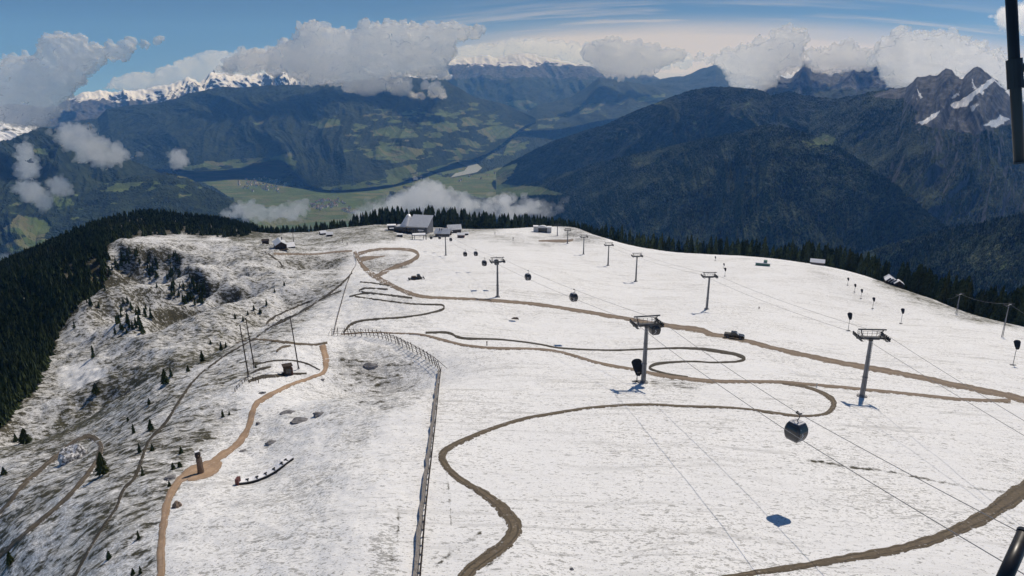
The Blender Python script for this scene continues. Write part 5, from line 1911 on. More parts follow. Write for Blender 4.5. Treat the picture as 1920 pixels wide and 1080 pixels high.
def gable(root, x0, x1, y0, y1, h, ridge_h, wall, roofm, along='x', over=0.5):
    m = MB()
    xm, ym = (x0 + x1) / 2, (y0 + y1) / 2
    if along == 'x':
        e = [(x0, ym, ridge_h), (x1, ym, ridge_h)]
        vs = [(x0, y0, -2), (x1, y0, -2), (x1, y1, -2), (x0, y1, -2), (x0, y0, h), (x1, y0, h), (x1, y1, h), (x0, y1, h)] + e
        fs = [(0, 1, 5, 4), (2, 3, 7, 6), (1, 2, 6, 9, 5), (3, 0, 4, 8, 7), (3, 2, 1, 0), (4, 5, 9, 8), (6, 7, 8, 9)]
    else:
        e = [(xm, y0, ridge_h), (xm, y1, ridge_h)]
        vs = [(x0, y0, -2), (x1, y0, -2), (x1, y1, -2), (x0, y1, -2), (x0, y0, h), (x1, y0, h), (x1, y1, h), (x0, y1, h)] + e
        fs = [(0, 1, 5, 8, 4), (2, 3, 7, 9, 6), (1, 2, 6, 5), (3, 0, 4, 7), (3, 2, 1, 0), (4, 8, 9, 7), (5, 6, 9, 8)]
    m.add(vs, fs).build('wall', wall, root)
    m = MB()
    o = over
    if along == 'x':
        k = (ridge_h - h) / (ym - y0)
        for sy, ye in ((-1, y0), (1, y1)):
            lo = (ye + sy * o, h - k * o)
            vs = []
            for dz in (0.06, 0.36):
                vs += [(x0 - o, lo[0], lo[1] + dz), (x1 + o, lo[0], lo[1] + dz), (x1 + o, ym, ridge_h + dz), (x0 - o, ym, ridge_h + dz)]
            m.add(vs, [(3, 2, 1, 0), (4, 5, 6, 7), (0, 1, 5, 4), (1, 2, 6, 5), (2, 3, 7, 6), (3, 0, 4, 7)])
    else:
        k = (ridge_h - h) / (xm - x0)
        for sx, xe in ((-1, x0), (1, x1)):
            lo = (xe + sx * o, h - k * o)
            vs = []
            for dz in (0.06, 0.36):
                vs += [(lo[0], y0 - o, lo[1] + dz), (xm, y0 - o, ridge_h + dz), (xm, y1 + o, ridge_h + dz), (lo[0], y1 + o, lo[1] + dz)]
            m.add(vs, [(3, 2, 1, 0), (4, 5, 6, 7), (0, 1, 5, 4), (1, 2, 6, 5), (2, 3, 7, 6), (3, 0, 4, 7)])
    return m.build('roof', roofm, root)


def windows(root, x0, x1, y, z0, z1, n, mat=None, name='window'):
    for i in range(n):
        a = x0 + (x1 - x0) * (i + 0.12) / n
        c = x0 + (x1 - x0) * (i + 0.88) / n
        MB().box(((a + c) / 2, y, (z0 + z1) / 2), (c - a, 0.12, z1 - z0)).build(name, mat or M_GLASS, root)


th = thing('station_building', 'large mountain station with a high sloping grey metal roof', 'station building', b, rz - 0.42)
# main hall: low eave towards the camera, high ridge behind
shed(th, 1.0, 22.0, 5.0, 21.0, 6.0, 14.8, M_GREYWALL, M_METALROOF, 0.6, 1)
MB().box((10.0, 2.6, 2.2), (21.0, 4.6, 7.0)).build('lower_hall', M_DARKWALL, th)
MB().box((10.0, 2.4, 5.8), (21.6, 5.0, 0.3)).build('lower_roof', M_STEEL, th)
windows(th, 1.0, 17.0, 0.22, 0.6, 4.8, 7)
MB().box((17.5, -0.6, 1.8), (4.6, 2.0, 4.2)).build('porch', M_GREYWALL, th)
MB().box((17.5, -0.8, 4.1), (5.6, 2.8, 0.45)).build('porch_roof', M_SNOWCAP, th)
# rounded shell of the rope drive on the left
m = MB()
rings = []
for y in np.linspace(0, 1, 9):
    q = []
    for k in range(15):
        a = math.pi * k / 14
        hgt = 4.0 + 13.0 * y ** 0.9
        q.append((-4.6 + 1.2 * y + 6.4 * math.cos(a) * (1 - 0.25 * y), 3.0 + 15.0 * y, max(0.0, hgt * math.sin(a) ** 0.6) - 0.5))
    rings.append(q)
m.loft(rings)
m.build('drive_shell', M_METALROOF, th, smooth=True)
MB().box((-5.5, 1.0, 2.6), (13.0, 4.0, 6.2)).build('glass_front', M_DARKWALL, th)
MB().box((-6.0, -1.2, 4.8), (9.0, 2.6, 0.35)).build('canopy', M_STEEL, th)
windows(th, -11.5, 0.5, -1.06, 0.6, 3.2, 5)

bb = hit(742, 432)
th = thing('station_annex', 'low station annex with two white snow covered flat roofs left of the grey shell', 'building', bb + Vector((0, 0, 0.0)), rz)
MB().box((-4.0, 3.0, 1.5), (8.0, 7.0, 7.0)).build('wall', M_DARKWALL, th)
MB().box((-4.2, 2.6, 5.35), (9.2, 7.6, 0.7)).build('roof', M_SNOWCAP, th)
MB().box((-2.8, -3.0, 3.0), (7.0, 4.6, 0.6)).build('lower_roof', M_SNOWCAP, th)
MB().box((-2.8, -3.0, 1.0), (6.4, 4.0, 3.4)).build('lower_wall', M_DARKWALL, th)

for px, py, w_, d_, h_, lb in ((783, 428, 6.5, 5, 4.5, 'small kiosk with a white roof in front of the station hall'), (771, 431, 3.6, 3, 2.6, 'tiny white roofed hut before the dark station front'),
                               (750, 444, 5.0, 4, 2.4, 'small dark hut half buried in snow below the station')):
    q = hit(px, py)
    th = thing('kiosk_hut', lb, 'hut', q, rz)
    MB().box((0, 0, h_ / 2 - 0.5), (w_, d_, h_ + 1)).build('wall', M_DARKWALL, th)
    MB().box((0, 0, h_ + 0.2), (w_ + 0.9, d_ + 0.9, 0.45)).build('roof', M_SNOWCAP, th)
    windows(th, -w_ / 2, w_ / 2, -d_ / 2 - 0.06, 0.6, h_ - 0.5, 2)

for px, py, w_, d_, h_, lb in ((752, 430, 7.0, 5.0, 4.2, 'dark flat roofed hut with a white roof under the grey drive shell'), (791, 433, 5.0, 4.0, 3.4, 'grey hut with a white roof at the right corner of the station hall'),
                               (822, 434, 5.5, 4.0, 2.6, 'low brown shed between the station hall and the lodges'), (874, 441, 4.0, 3.5, 2.4, 'tiny snow roofed hut at the far right of the lodges')):
    q = hit(px, py)
    th = thing('kiosk_hut', lb, 'hut', q, rz - 0.2)
    gable(th, -w_ / 2, w_ / 2, 0, d_, h_ * 0.75, h_ * 1.1, M_DWOOD if 'brown' in lb else M_DARKWALL, M_SNOWCAP, 'x', 0.5)
    windows(th, -w_ / 2, w_ / 2, -0.07, 0.5, h_ * 0.6, 2)

# gantry that guides the ropes into the station
q = hit(786, 450)
s = mpp(q)
th = thing('rope_gantry', 'two legged gantry with a white snow covered deck in front of the station', 'gantry', q, rz)
for sx in (-1, 1):
    MB().tube((sx * 12.5 * s, 0, -0.5), (sx * 12.5 * s, 0, 9.5), 0.42, 0.36, 10).build('leg', M_DARKWALL, th)
MB().box((0, 3.0, 5.0), (24 * s, 7.0, 0.7)).build('deck', M_SNOWCAP, th)
MB().bar((-13 * s, 0, 4.4), (13 * s, 0, 4.4), 0.4, 0.5).build('crossbeam', M_STEEL, th)
m = MB()
for x in (-8.0 * s, 8.0 * s):
    m.box((x, 3.0, 2.2), (0.5, 0.5, 4.6))
m.build('prop', M_STEEL, th)

# huts on the right of the station
q = hit(830, 443)
s = mpp(q)
th = thing('lodge', 'dark timber lodge with a broad pale gable roof right of the gantry', 'lodge', q, rz - 0.35)
gable(th, -7.5, 6.5, 0, 9.0, 3.2, 6.6, M_DWOOD, M_METALROOF, 'x', 1.1)
windows(th, -6.5, 5.5, -0.07, 0.7, 2.3, 5)
MB().box((-3.5, 2.2, 6.4), (0.7, 0.7, 2.2)).build('chimney', M_DARKWALL, th)
MB().box((-1.5, 2.6, 6.3), (0.6, 0.6, 2.0)).build('chimney', M_DARKWALL, th)
q = hit(853, 437)
th = thing('lodge', 'second timber lodge with a bright grey roof behind the broad roofed one', 'lodge', q, rz + 0.12)
gable(th, -6.5, 6.5, 0, 8.0, 4.2, 7.8, M_DWOOD, M_METALROOF, 'x', 0.8)
windows(th, -5.5, 5.5, -0.07, 1.0, 2.8, 4)
q = hit(864, 446)
th = thing('cabin_hut', 'small dark red hut with a snowy roof at the right end of the lodges', 'hut', q, rz - 0.2)
gable(th, -3.2, 3.2, 0, 5.0, 2.8, 4.2, M_REDDOOR, M_SNOWCAP, 'x', 0.5)
windows(th, -2.6, 2.6, -0.07, 0.6, 2.0, 2)
# snow bank in front of the lodges
q = hit(846, 446)

q = hit(1003, 436)
th = thing('upper_station', 'pale upper lift station building left of the topmost pylons', 'station building', hit(1017, 436), face_cam(q))
for x0, x1, h_, wm in ((-9.5, -4.5, 6.6, M_WHITEWALL), (5.0, 9.5, 5.8, M_WHITEWALL)):
    MB().box(((x0 + x1) / 2, 3, h_ / 2 - 1), (x1 - x0, 6, h_ + 1)).build('wall', wm, th)
    MB().box(((x0 + x1) / 2, 3, h_ - 0.2), (x1 - x0 + 0.6, 6.6, 0.5)).build('roof', M_SNOWCAP, th)
MB().box((0.25, 3.4, 1.9), (9.4, 5.6, 5.6)).build('machine_hall', M_DARKWALL, th)
MB().loft([[(4.6 * math.cos(a) + 0.25, y, 4.7 + 2.2 * math.sin(a)) for a in np.linspace(0, math.pi, 12)] for y in (0.4, 6.4)]).build('hall_roof', M_METALROOF, th)
windows(th, -4.0, 4.6, 0.5, 0.4, 2.6, 4)

# lodge on the left with long bright roof, its annex, sheds and barns
q = hit(528, 468)
th = thing('lodge', 'dark lodge with a long pale roof standing alone left of the station', 'lodge', q, face_cam(q) + 0.10)
gable(th, -4.2, 4.2, 0, 17.0, 3.6, 6.2, M_DWOOD, M_METALROOF, 'y', 0.7)
windows(th, -3.4, 3.4, -0.07, 0.6, 2.4, 3)
MB().box((2.2, 13.0, 6.4), (0.8, 0.8, 2.2)).build('chimney', M_DARKWALL, th)
MB().box((0.0, -2.4, 0.5), (9.6, 4.2, 0.5)).build('terrace', M_DWOOD, th)
q = hit(546, 465)
th = thing('shed', 'low shed with a bright snowy sloping roof beside the lone lodge', 'shed', q, face_cam(q) + 0.2)
shed(th, -3.4, 3.4, 0, 5.5, 0.9, 3.2, M_DWOOD, M_SNOWCAP, 0.4)
q = hit(498, 457)
th = thing('shed', 'small dark shed left of the lone lodge', 'shed', q, face_cam(q))
gable(th, -2.8, 2.8, 0, 4.0, 2.4, 3.6, M_DWOOD, M_DWOOD, 'x', 0.4)
for px, py, lb in ((607, 440, 'left of two small snow roofed barns on the thin snow behind'), (618, 443, 'right of two small snow roofed barns on the thin snow behind')):
    q = hit(px, py)
    th = thing('barn', lb, 'barn', q, face_cam(q) + (0.3 if px < 610 else 0))
    gable(th, -3.0, 3.0, 0, 5.0, 1.8, 3.6, M_DWOOD, M_SNOWCAP, 'x', 0.5)
q = hit(551, 459)
s = mpp(q)
th = thing('mast_pole', 'tall dark pole standing right of the lone lodge', 'pole', q, 0)
MB().tube((0, 0, -0.5), (0, 0, 27 * s), 0.30, 0.24, 8).build('pole', M_DWOOD, th)
MB().bar((-0.8, 0, 26 * s), (0.8, 0, 26 * s), 0.18, 0.18).build('crossbar', M_STEEL, th)

# kiosk in the middle of the slope at the right, huts in the forest gap
q = hit(1430, 498)
th = thing('kiosk_hut', 'flat pale green kiosk on the snow near the right hand forest', 'hut', q, face_cam(q))
MB().box((0, 0, 0.8), (9.0, 3.0, 2.2)).build('wall', M_GREEN, th)
MB().box((0, 0, 2.05), (9.8, 3.8, 0.3)).build('roof', M_SNOWCAP, th)
MB().box((1.5, 0, 3.0), (2.2, 1.6, 1.7)).build('sign_board', M_GREEN, th)
for px, py, w_, d_, rot, lb in ((1680, 524, 5, 13, 0.35, 'long grey roofed hut at the centre of the forest gap on the right'), (1670, 517, 4, 5, 0.2, 'white roofed hut left of the long hut in the forest gap'),
                                (1688, 520, 5, 4, 0.2, 'white roofed hut right of the long hut in the forest gap'), (1676, 509, 4, 5, 0.3, 'small hut behind the long one in the forest gap')):
    q = hit(px, py)
    th = thing('mountain_hut', lb, 'hut', q, face_cam(q) + rot)
    gable(th, -w_ / 2, w_ / 2, 0, d_, 2.6, 4.4, M_DWOOD, M_METALROOF if w_ < d_ and d_ > 6 else M_SNOWCAP, 'y', 0.5)
    windows(th, -w_ / 2 + 0.4, w_ / 2 - 0.4, -0.07, 0.8, 2.0, 2)
q = hit(1532, 497)
th = thing('mountain_hut', 'lone hut with a snowy roof at the edge of the right hand forest', 'hut', q, face_cam(q))
gable(th, -4.5, 4.5, 0, 5, 2.2, 3.8, M_WOODG, M_SNOWCAP, 'x', 0.6)

# ---- kiosk with the tall poles on the left shoulder
q = hit(540, 703)
s = mpp(q)
th = thing('lookout_kiosk', 'small dark timber kiosk with a flat roof between the tall wooden poles', 'kiosk', q, face_cam(q) + 0.12)
MB().box((0, 0, 1.1), (1.75, 1.5, 2.6)).build('wall', M_DWOOD, th)
MB().box((0, 0, 2.50), (2.25, 2.0, 0.18)).build('roof', M_DWOOD, th)
MB().box((0.1, -0.76, 1.25), (1.1, 0.06, 1.0)).build('window', M_GLASS, th)
MB().box((0.95, -0.1, 0.75), (0.35, 1.0, 1.9)).build('side_box', M_REDDOOR, th)
MB().box((-1.15, -0.2, 0.35), (0.5, 0.7, 0.9)).build('bench_box', M_DWOOD, th)
for px, py, tx, ty, lb in ((466, 706, 450, 611, 'left of the two tall leaning wooden poles left of the kiosk'), (477, 689, 461, 598, 'right of the two tall leaning wooden poles left of the kiosk'),
                           (560, 692, 544, 594, 'tall leaning wooden pole right of the kiosk')):
    q = hit(px, py)
    top = vec(at(tx, ty, math.hypot(q.x, q.y) + 1.0))
    th = thing('wooden_pole', lb, 'pole', q, 0, 'tall wooden poles around the kiosk')
    d = top - q
    m = MB().tube(tuple(-d.normalized() * 0.6), tuple(d), 0.16, 0.11, 10)
    m.build('pole', M_DWOOD, th, smooth=True)
    MB().tube(tuple(d), tuple(d * 1.02), 0.17, 0.17, 8).build('top_ring', M_STEEL, th)
    MB().tube((0, 0, -0.4), (0, 0, 0.35), 0.34, 0.28, 8).build('base_block', M_CONC, th)

# ---- carved wooden post
q = hit(377, 888)
s = mpp(q)
H = 47 * s
th = thing('carved_post', 'carved wooden figure post standing beside the sandy footpath', 'carved post', q, face_cam(q) + 0.2)
rings = []
rgp = random.Random(8)
for k, (f, r_) in enumerate(((0, 0.46), (0.12, 0.44), (0.3, 0.40), (0.5, 0.37), (0.62, 0.40), (0.70, 0.34), (0.74, 0.30))):
    rings.append([(r_ * (1 + 0.12 * math.sin(5 * a + k)) * math.cos(a) - 0.06 * f, r_ * 0.9 * math.sin(a), f * H - 0.15) for a in np.linspace(0, 2 * math.pi, 18, endpoint=False)])
MB().loft(rings).build('trunk_body', M_CARV, th, smooth=False)
rings = []
for k, (f, r_) in enumerate(((0.735, 0.28), (0.78, 0.37), (0.86, 0.41), (0.93, 0.38), (0.97, 0.30))):
    rings.append([(r_ * (1 + 0.10 * math.sin(3 * a + k)) * math.cos(a) - 0.12, r_ * math.sin(a), f * H - 0.15) for a in np.linspace(0, 2 * math.pi, 18, endpoint=False)])
hd = MB().loft(rings).build('carved_head', M_DWOOD, th, smooth=False)
MB().box((-0.12, -0.40, 0.83 * H), (0.16, 0.22, 0.14)).build('beak', M_CARV, hd)
MB().box((-0.12, 0, 0.975 * H), (0.62, 0.5, 0.08)).build('snow_crust', M_SNOWCAP, hd)
MB().bar((0.34, -0.1, 0.05), (0.30, -0.08, 0.70 * H), 0.12, 0.16).build('carved_wing', M_CARV, th)
MB().bar((-0.40, -0.1, 0.05), (-0.38, -0.08, 0.66 * H), 0.10, 0.14).build('carved_wing', M_CARV, th)

# ---- long curved bench with snow on the seat
BP = [(450, 910), (470, 907), (492, 900), (512, 890), (528, 879), (541, 869), (551, 862)]
C = catmull(BP, 4)
G = [hit(float(a), float(c)) for a, c in C]
th = thing('curved_bench', 'long curved dark bench with snow lying on its seat', 'bench', G[len(G) // 2], 0)
o0 = G[len(G) // 2]
tang = [(G[min(i + 1, len(G) - 1)] - G[max(i - 1, 0)]).normalized() for i in range(len(G))]
up_ = Vector((0, 0, 1))
nor = [t_.cross(up_).normalized() for t_ in tang]       # towards the camera
if nor[0].y > 0:
    nor = [-n_ for n_ in nor]


def strip(a0, a1, z0, z1):
    """a bent plank: from a0 to a1 behind the front line, z0..z1 above ground"""
    rings = []
    for g, n_ in zip(G, nor):
        p_ = g - o0
        rings.append([p_ - n_ * a0 + up_ * z0, p_ - n_ * a1 + up_ * z0, p_ - n_ * a1 + up_ * z1, p_ - n_ * a0 + up_ * z1])
    return MB().loft(rings)


strip(0.0, 0.14, 0.0, 0.30).build('front_board', M_RUBBER, th)
strip(0.02, 1.15, 0.36, 0.45).build('snowy_seat', M_SNOWCAP, th)
strip(0.10, 1.05, 0.26, 0.34).build('seat', M_DWOOD, th)
for k in (0.17, 0.33, 0.49, 0.62, 0.77, 0.90):
    i = int(k * (len(G) - 1))
    p_, n_ = G[i] - o0, nor[i]
    m = MB()
    m.bar(p_ - n_ * 0.02 + up_ * 0.46, p_ - n_ * 0.55 + up_ * 0.52, 0.14, 0.10)
    m.bar(p_ - n_ * 0.55 - tang[i] * 0.22 + up_ * 0.54, p_ - n_ * 0.55 + tang[i] * 0.22 + up_ * 0.54, 0.20, 0.10)
    m.build('armrest', M_RUBBER, th)
p_ = G[0] - o0
MB().box(tuple(p_ + up_ * 0.5 - nor[0] * 0.4), (0.45, 0.9, 1.05)).build('end_block', M_REDDOOR, th)


# ---- fences
def fence(label, pts, hgt, spacing, lean=0.0, mesh=True, mat=None, wob=0.0, two=False, plank=None):
    C = catmull(pts, 3)
    G = [hit(float(a), float(c)) for a, c in C]
    L = [0.0]
    for a, c in zip(G[:-1], G[1:]):
        L.append(L[-1] + (c - a).length)
    n = max(2, min(100, int(L[-1] / spacing)))
    o0 = G[0]
    th = thing('fence', label, 'fence', o0, 0)
    pos = []
    for k in range(n):
        d = L[-1] * k / (n - 1)
        i = int(np.searchsorted(L, d))
        i = min(max(i, 1), len(G) - 1)
        f = (d - L[i - 1]) / (L[i] - L[i - 1] + 1e-9)
        p_ = G[i - 1].lerp(G[i], f) - o0
        pos.append((p_, (G[i] - G[i - 1]).normalized()))
    tops = []
    for p_, t_ in pos:
        n_ = t_.cross(Vector((0, 0, 1))).normalized()
        top = p_ + Vector((0, 0, hgt * random.uniform(0.9, 1.08))) + n_ * lean * hgt + t_ * random.uniform(-wob, wob)
        tops.append(top)
        MB().tube(tuple(p_ - Vector((0, 0, 0.3))), tuple(top), 0.065 + 0.0002 * o0.length, 0.055 + 0.0002 * o0.length, 6).build('post', mat or M_DWOOD, th)
    m = MB()
    for f in ((0.25, 0.55, 0.85) if mesh else (0.9,)):
        for (a, _), (c, _), ta, tc_ in zip(pos[:-1], pos[1:], tops[:-1], tops[1:]):
            m.bar(tuple(a.lerp(ta, f)), tuple(c.lerp(tc_, f)), 0.035, 0.07)
    m.build('rail', mat or M_DWOOD, th)
    if plank:
        rings = []
        for i, (g, t_) in enumerate(pos):
            n_ = t_.cross(Vector((0, 0, 1))).normalized()
            w0 = 0.12 * math.sin(i * 1.7) * math.sin(i * 0.31)
            a, c = g + n_ * (0.12 + w0) + Vector((0, 0, 0.05)), g + n_ * (plank + w0) + Vector((0, 0, 0.62 + 0.1 * math.sin(i * 0.9)))
            rings.append([a, a + n_ * 0.05, c + n_ * 0.05, c])
        MB().loft(rings).build('board', M_GREYB, th)
    if two:
        for (p_, t_) in pos[::1]:
            n_ = t_.cross(Vector((0, 0, 1))).normalized()
            MB().tube(tuple(p_ + n_ * -1.5 * hgt * 0.55 - Vector((0, 0, 0.2))), tuple(p_ + Vector((0, 0, hgt * 0.8))), 0.05, 0.05, 5).build('brace', mat or M_DWOOD, th)
    return th


fence('tall slatted snow fence curving round the hollow beside the sandy footpath', [(622, 629), (650, 629), (690, 631), (720, 636), (745, 645), (770, 657), (795, 671), (815, 685), (826, 695)], 2.6, 1.9, 0.25, True, M_DWOOD, 0.1, True)
fence('low grey timber fence line running straight down to the bottom edge', [(826, 696), (821, 740), (815, 800), (808, 860), (801, 920), (795, 980), (790, 1040), (786, 1090)], 1.0, 1.6, -0.15, False, M_DWOOD, 0.05, False, 0.50)
fence('low fence climbing from the corner towards the dirt loop', [(626, 628), (632, 600), (640, 570), (650, 535), (660, 510), (668, 495), (663, 478)], 1.0, 3.0, 0.0, True, M_WOODG, 0.1)
fence('short post and wire fence between the kiosk and the left slope', [(441, 735), (452, 722), (468, 712), (485, 718)], 0.9, 1.4, 0, False, M_DWOOD)

# ---- boulders and outcrops
for i, (px, py, wp, hp, lb) in enumerate(((693, 688, 26, 14, 'dark boulder in the hollow beside the snow fence'), (562, 790, 34, 9, 'broad flat boulder on the snow right of the sandy footpath'),
                                          (541, 774, 26, 7, 'long low boulder above the broad flat one'), (598, 778, 22, 10, 'rough boulder right of the long low one'),
                                          (508, 830, 20, 8, 'small olive boulder on the snow above the curved bench'), (484, 795, 9, 7, 'small dark stone beside the upper footpath'),
                                          (332, 950, 16, 22, 'reddish heap of stones beside the lower footpath'), (318, 897, 20, 9, 'dark stones lining the footpath left of the carved post'),
                                          (138, 862, 40, 42, 'large snow dusted boulder inside the hairpin of the left trail'), (492, 738, 14, 7, 'dark stone below the worn ground at the kiosk'),
                                          (604, 712, 8, 4, 'dark flat stone right of the sandy path below the kiosk'), (455, 846, 12, 5, 'dark stones at the bend above the carved post'),
                                          (1072, 1068, 9, 5, 'small dark stone on the snow near the bottom edge'), (965, 598, 16, 4, 'dark log lying on the snow left of the road'))):
    q = hit(px, py)
    s = mpp(q)
    bm = bmesh.new()
    bmesh.ops.create_icosphere(bm, subdivisions=3, radius=1.0)
    cs = np.array([v_.co[:] for v_ in bm.verts])
    nn_ = gnoise3(cs * 1.3 + i * 5.3, 3) * 0.45 + gnoise3(cs * 3.1 + i, 4) * 0.22
    for v_, d in zip(bm.verts, nn_):
        v_.co *= 1 + d
    me = bpy.data.meshes.new('boulder')
    bm.to_mesh(me)
    bm.free()
    me.materials.append(M_GROUND_ROCK if i == 8 else M_ROCK)
    if lb.startswith('reddish'):
        me.materials[0] = M_CARV
    if 'log' in lb:
        me.materials[0] = M_DWOOD
    o = link('boulder' if 'log' not in lb else 'log', me, None, q)
    o.scale = (wp * s / 2, wp * s / 2 * 0.8, max(hp * s / 2, 0.2))
    o.rotation_euler = (0, 0, face_cam(q) + random.uniform(-0.4, 0.4))
    tag(o, lb, 'rock' if 'log' not in lb else 'log')

# ---- villages on the valley floor
M_PLASTER = simple('village_plaster', (0.78, 0.76, 0.72), 0.9, 0, 0.2, 0.15, 0.1)
M_TILE = simple('village_roof', (0.20, 0.11, 0.085), 0.9, 0, 0.2, 0.3, 0.1)
hm = MB()
hm.add([(-6, -5, -2), (6, -5, -2), (6, 5, -2), (-6, 5, -2), (-6, -5, 7), (6, -5, 7), (6, 5, 7), (-6, 5, 7), (-6, 0, 11), (6, 0, 11)],
       [(0, 1, 5, 4), (2, 3, 7, 6), (1, 2, 6, 9, 5), (3, 0, 4, 8, 7), (4, 5, 9, 8), (6, 7, 8, 9)])
me = hm.mesh('house', M_PLASTER)
me.materials.append(M_TILE)
for f_ in me.polygons:
    if f_.normal.z > 0.3:
        f_.material_index = 1
rv = random.Random(21)
VILL = [([(440, 338), (500, 332), (540, 345), (520, 362), (455, 358)], 70, 'white village house on the valley floor left of the wooded spur', 'houses of the left village'),
        ([(575, 383), (600, 374), (640, 372), (650, 382), (600, 395)], 60, 'white village house on the valley floor beside the crest mist', 'houses of the right village'),
        ([(640, 392), (680, 388), (670, 402), (645, 402)], 16, 'white village house just above the crest forest', 'houses above the crest forest'),
        ([(840, 335), (980, 318), (990, 335), (860, 345)], 12, 'lone farmhouse on the meadows near the lake', 'farmhouses near the lake')]
for poly, n, lb, gr in VILL:
    k = 0
    xs, ys = [q[0] for q in poly], [q[1] for q in poly]
    while k < n:
        px, py = rv.uniform(min(xs), max(xs)), rv.uniform(min(ys), max(ys))
        if not inpoly(np.array([px]), np.array([py]), poly)[0]:
            continue
        k += 1
        h = 1222.0 / float(ray(px, py)[1])
        p_ = at(px, py, h)
        o = link('house', me, None, tuple(p_))
        o.rotation_euler = (0, 0, rv.uniform(0, 3.14))
        sc = rv.uniform(1.2, 2.4)
        o.scale = (sc, sc, sc * rv.uniform(0.8, 1.1))
        tag(o, lb, 'house', gr)

# ---- steelwork of the camera mast itself
P0, Pm, Pe = vec(at(1893, -60, 2.6)), vec(at(1903, 140, 2.6)), vec(at(1911.5, 303, 2.6))
th = thing('hanging_pipe', 'dark steel pipe hanging down the right edge of the view', 'pipe', Pe, 0)
MB().path([tuple(P0 - Pe), tuple(Pm - Pe), (0, 0, 0)], 0.0150, 14).build('pipe', M_GUN, th, smooth=True)
d = (Pm - Pe).normalized()
MB().tube((0, 0, 0), tuple(-d * 0.006), 0.016, 0.016, 14).build('end_cap', M_STEEL, th)
cc = Pm - Pe
MB().tube(tuple(cc - d * 0.04), tuple(cc + d * 0.045), 0.021, 0.021, 14).build('clamp', M_GUN, th)
for k, py in enumerate((126, 156)):
    a = vec(at(1905, py, 2.62)) - Pe
    c = vec(at(1985, py + 3, 2.7)) - Pe
    MB().tube(tuple(a), tuple(c), 0.013, 0.013, 12).build('bracket_arm', M_GUN, th)
A, B = vec(at(1921, 1001, 5.0)), vec(at(1868, 1118, 4.6))
th = thing('steel_post', 'dark steel post end leaning in at the bottom right corner', 'post', B, 0)
MB().tube((0, 0, 0), tuple(A - B), 0.043, 0.043, 16).build('tube', M_GUN, th, smooth=True)
d = (A - B).normalized()
MB().tube(tuple(A - B), tuple(A - B + d * 0.02), 0.047, 0.047, 16).build('end_cap', M_STEEL, th)
# ------------------------------------------------------------------ light, sky, camera
SUN_AZ, SUN_EL = R(30), R(50)
sd = Vector((math.sin(SUN_AZ) * math.cos(SUN_EL), math.cos(SUN_AZ) * math.cos(SUN_EL), math.sin(SUN_EL)))
sun = bpy.data.lights.new('sun', 'SUN')
sun.energy = 3.2
sun.angle = R(0.5)
sun.color = (1.0, 0.93, 0.84)
so = bpy.data.objects.new('sun', sun)
COL.objects.link(so)
so.rotation_euler = (-sd).to_track_quat('-Z', 'Y').to_euler()

w = bpy.data.worlds.new('World')
S.world = w
w.use_nodes = True
nt = w.node_tree
nt.nodes.clear()
out = nt.nodes.new('ShaderNodeOutputWorld')
bg = nt.nodes.new('ShaderNodeBackground')
bg.inputs['Strength'].default_value = 0.10
sky = nt.nodes.new('ShaderNodeTexSky')
sky.sky_type = 'NISHITA'
sky.sun_disc = False
sky.sun_elevation = SUN_EL
sky.sun_rotation = SUN_AZ
sky.altitude = 2300
sky.air_density = 1.0
sky.dust_density = 0.3
sky.ozone_density = 2.0


def wn(typ, **kw):
    nd = nt.nodes.new(typ)
    for k_, v_ in kw.items():
        setattr(nd, k_, v_)
    return nd


def wmath(op, a, b=0.0, c=0.0):
    nd = wn('ShaderNodeMath', operation=op)
    for i, v_ in enumerate((a, b, c)):
        if isinstance(v_, bpy.types.NodeSocket):
            nt.links.new(v_, nd.inputs[i])
        else:
            nd.inputs[i].default_value = v_
    return nd.outputs[0]


def wcomb(x, y, z):
    nd = wn('ShaderNodeCombineXYZ')
    for i, v_ in enumerate((x, y, z)):
        if isinstance(v_, bpy.types.NodeSocket):
            nt.links.new(v_, nd.inputs[i])
        else:
            nd.inputs[i].default_value = v_
    return nd.outputs[0]


def wrng(v_, a, b, c=0.0, d=1.0):
    nd = wn('ShaderNodeMapRange', interpolation_type='SMOOTHSTEP')
    nt.links.new(v_, nd.inputs[0])
    for i, x in enumerate((a, b, c, d)):
        nd.inputs[i + 1].default_value = x
    return nd.outputs[0]


def wmix(f, a, b, mode='MIX'):
    nd = wn('ShaderNodeMix', data_type='RGBA', blend_type=mode)
    for s_, v_ in ((nd.inputs[0], f), (nd.inputs[6], a), (nd.inputs[7], b)):
        if isinstance(v_, bpy.types.NodeSocket):
            nt.links.new(v_, s_)
        elif isinstance(v_, tuple):
            s_.default_value = (*v_, 1)
        else:
            s_.default_value = v_
    return nd.outputs[2]


tc = wn('ShaderNodeTexCoord')
sx = wn('ShaderNodeSeparateXYZ')
nt.links.new(tc.outputs['Generated'], sx.inputs[0])
X_, Y_, Z_ = sx.outputs
zc = wmath('MAXIMUM', Z_, -0.02)
zz = wmath('MULTIPLY_ADD', zc, 2.2, 0.14)
nt.links.new(wcomb(X_, Y_, zz), sky.inputs[0])
azn = wmath('ARCTAN2', X_, Y_)
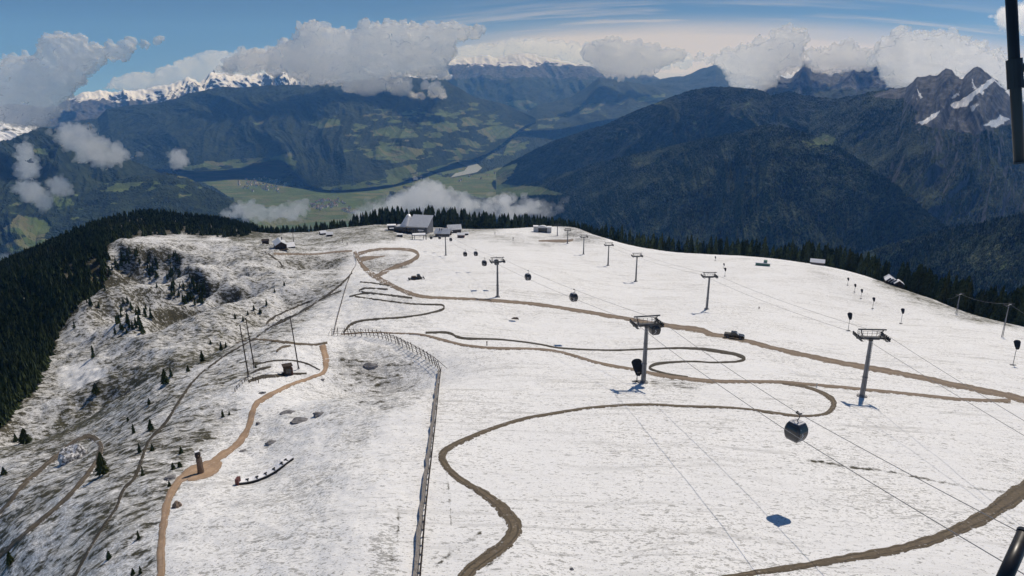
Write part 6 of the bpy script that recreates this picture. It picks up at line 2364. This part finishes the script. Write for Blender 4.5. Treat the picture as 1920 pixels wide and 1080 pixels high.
# high veil of cirrus: long thin streaks that sink towards both sides
da = wmath('SUBTRACT', azn, 0.20)
elc = wmath('MULTIPLY_ADD', wmath('MULTIPLY', da, da), 0.22, Z_)
n_a = wn('ShaderNodeTexNoise')
n_a.inputs['Scale'].default_value = 1.0
n_a.inputs['Detail'].default_value = 6
n_a.inputs['Roughness'].default_value = 0.6
nt.links.new(wcomb(wmath('MULTIPLY', azn, 3.2), wmath('MULTIPLY', elc, 95.0), 0.3), n_a.inputs['Vector'])
n_b = wn('ShaderNodeTexNoise')
n_b.inputs['Scale'].default_value = 1.0
n_b.inputs['Detail'].default_value = 3
nt.links.new(wcomb(wmath('MULTIPLY', azn, 2.0), wmath('MULTIPLY', elc, 30.0), 4.0), n_b.inputs['Vector'])
lowband = wmath('MULTIPLY', wrng(elc, 0.10, 0.065), wrng(azn, -0.22, 0.02))
streak = wmath('MULTIPLY', wrng(n_a.outputs['Fac'], 0.42, 0.68), wrng(elc, 0.135, 0.085))
streak = wmath('MULTIPLY', streak, wrng(azn, -0.35, 0.15, 0.12, 0.9))
veil = wmath('MULTIPLY', lowband, wrng(n_b.outputs['Fac'], 0.25, 0.55, 0.55, 1.0))
mask = wmath('MAXIMUM', wmath('MULTIPLY', veil, 0.9), wmath('MULTIPLY', streak, 0.75))
skyc = wmix(1.0, sky.outputs[0], (0.51, 0.62, 0.68), 'MULTIPLY')
final = wmix(mask, skyc, (6.0, 5.8, 5.95))
nt.links.new(final, bg.inputs[0])
nt.links.new(bg.outputs[0], out.inputs[0])

cam = bpy.data.cameras.new('camera')
cam.sensor_width = 36.0
cam.lens = 36.0 * F / 1920.0
cam.clip_start = 0.05
cam.clip_end = 200000
co = bpy.data.objects.new('camera', cam)
COL.objects.link(co)
co.location = (0, 0, 0)
co.rotation_euler = (math.pi / 2 - PITCH, 0, 0)
S.camera = co

S.render.engine = 'CYCLES'
S.view_settings.view_transform = 'Standard'
S.view_settings.look = 'None'
S.view_settings.exposure = 0.17
S.view_settings.gamma = 1.0
S.cycles.use_denoising = True
S.cycles.max_bounces = 64
S.cycles.diffuse_bounces = 3
S.cycles.glossy_bounces = 3
S.cycles.transmission_bounces = 8
S.cycles.transparent_max_bounces = 12
S.cycles.volume_bounces = 64
S.cycles.caustics_reflective = False
S.cycles.caustics_refractive = False
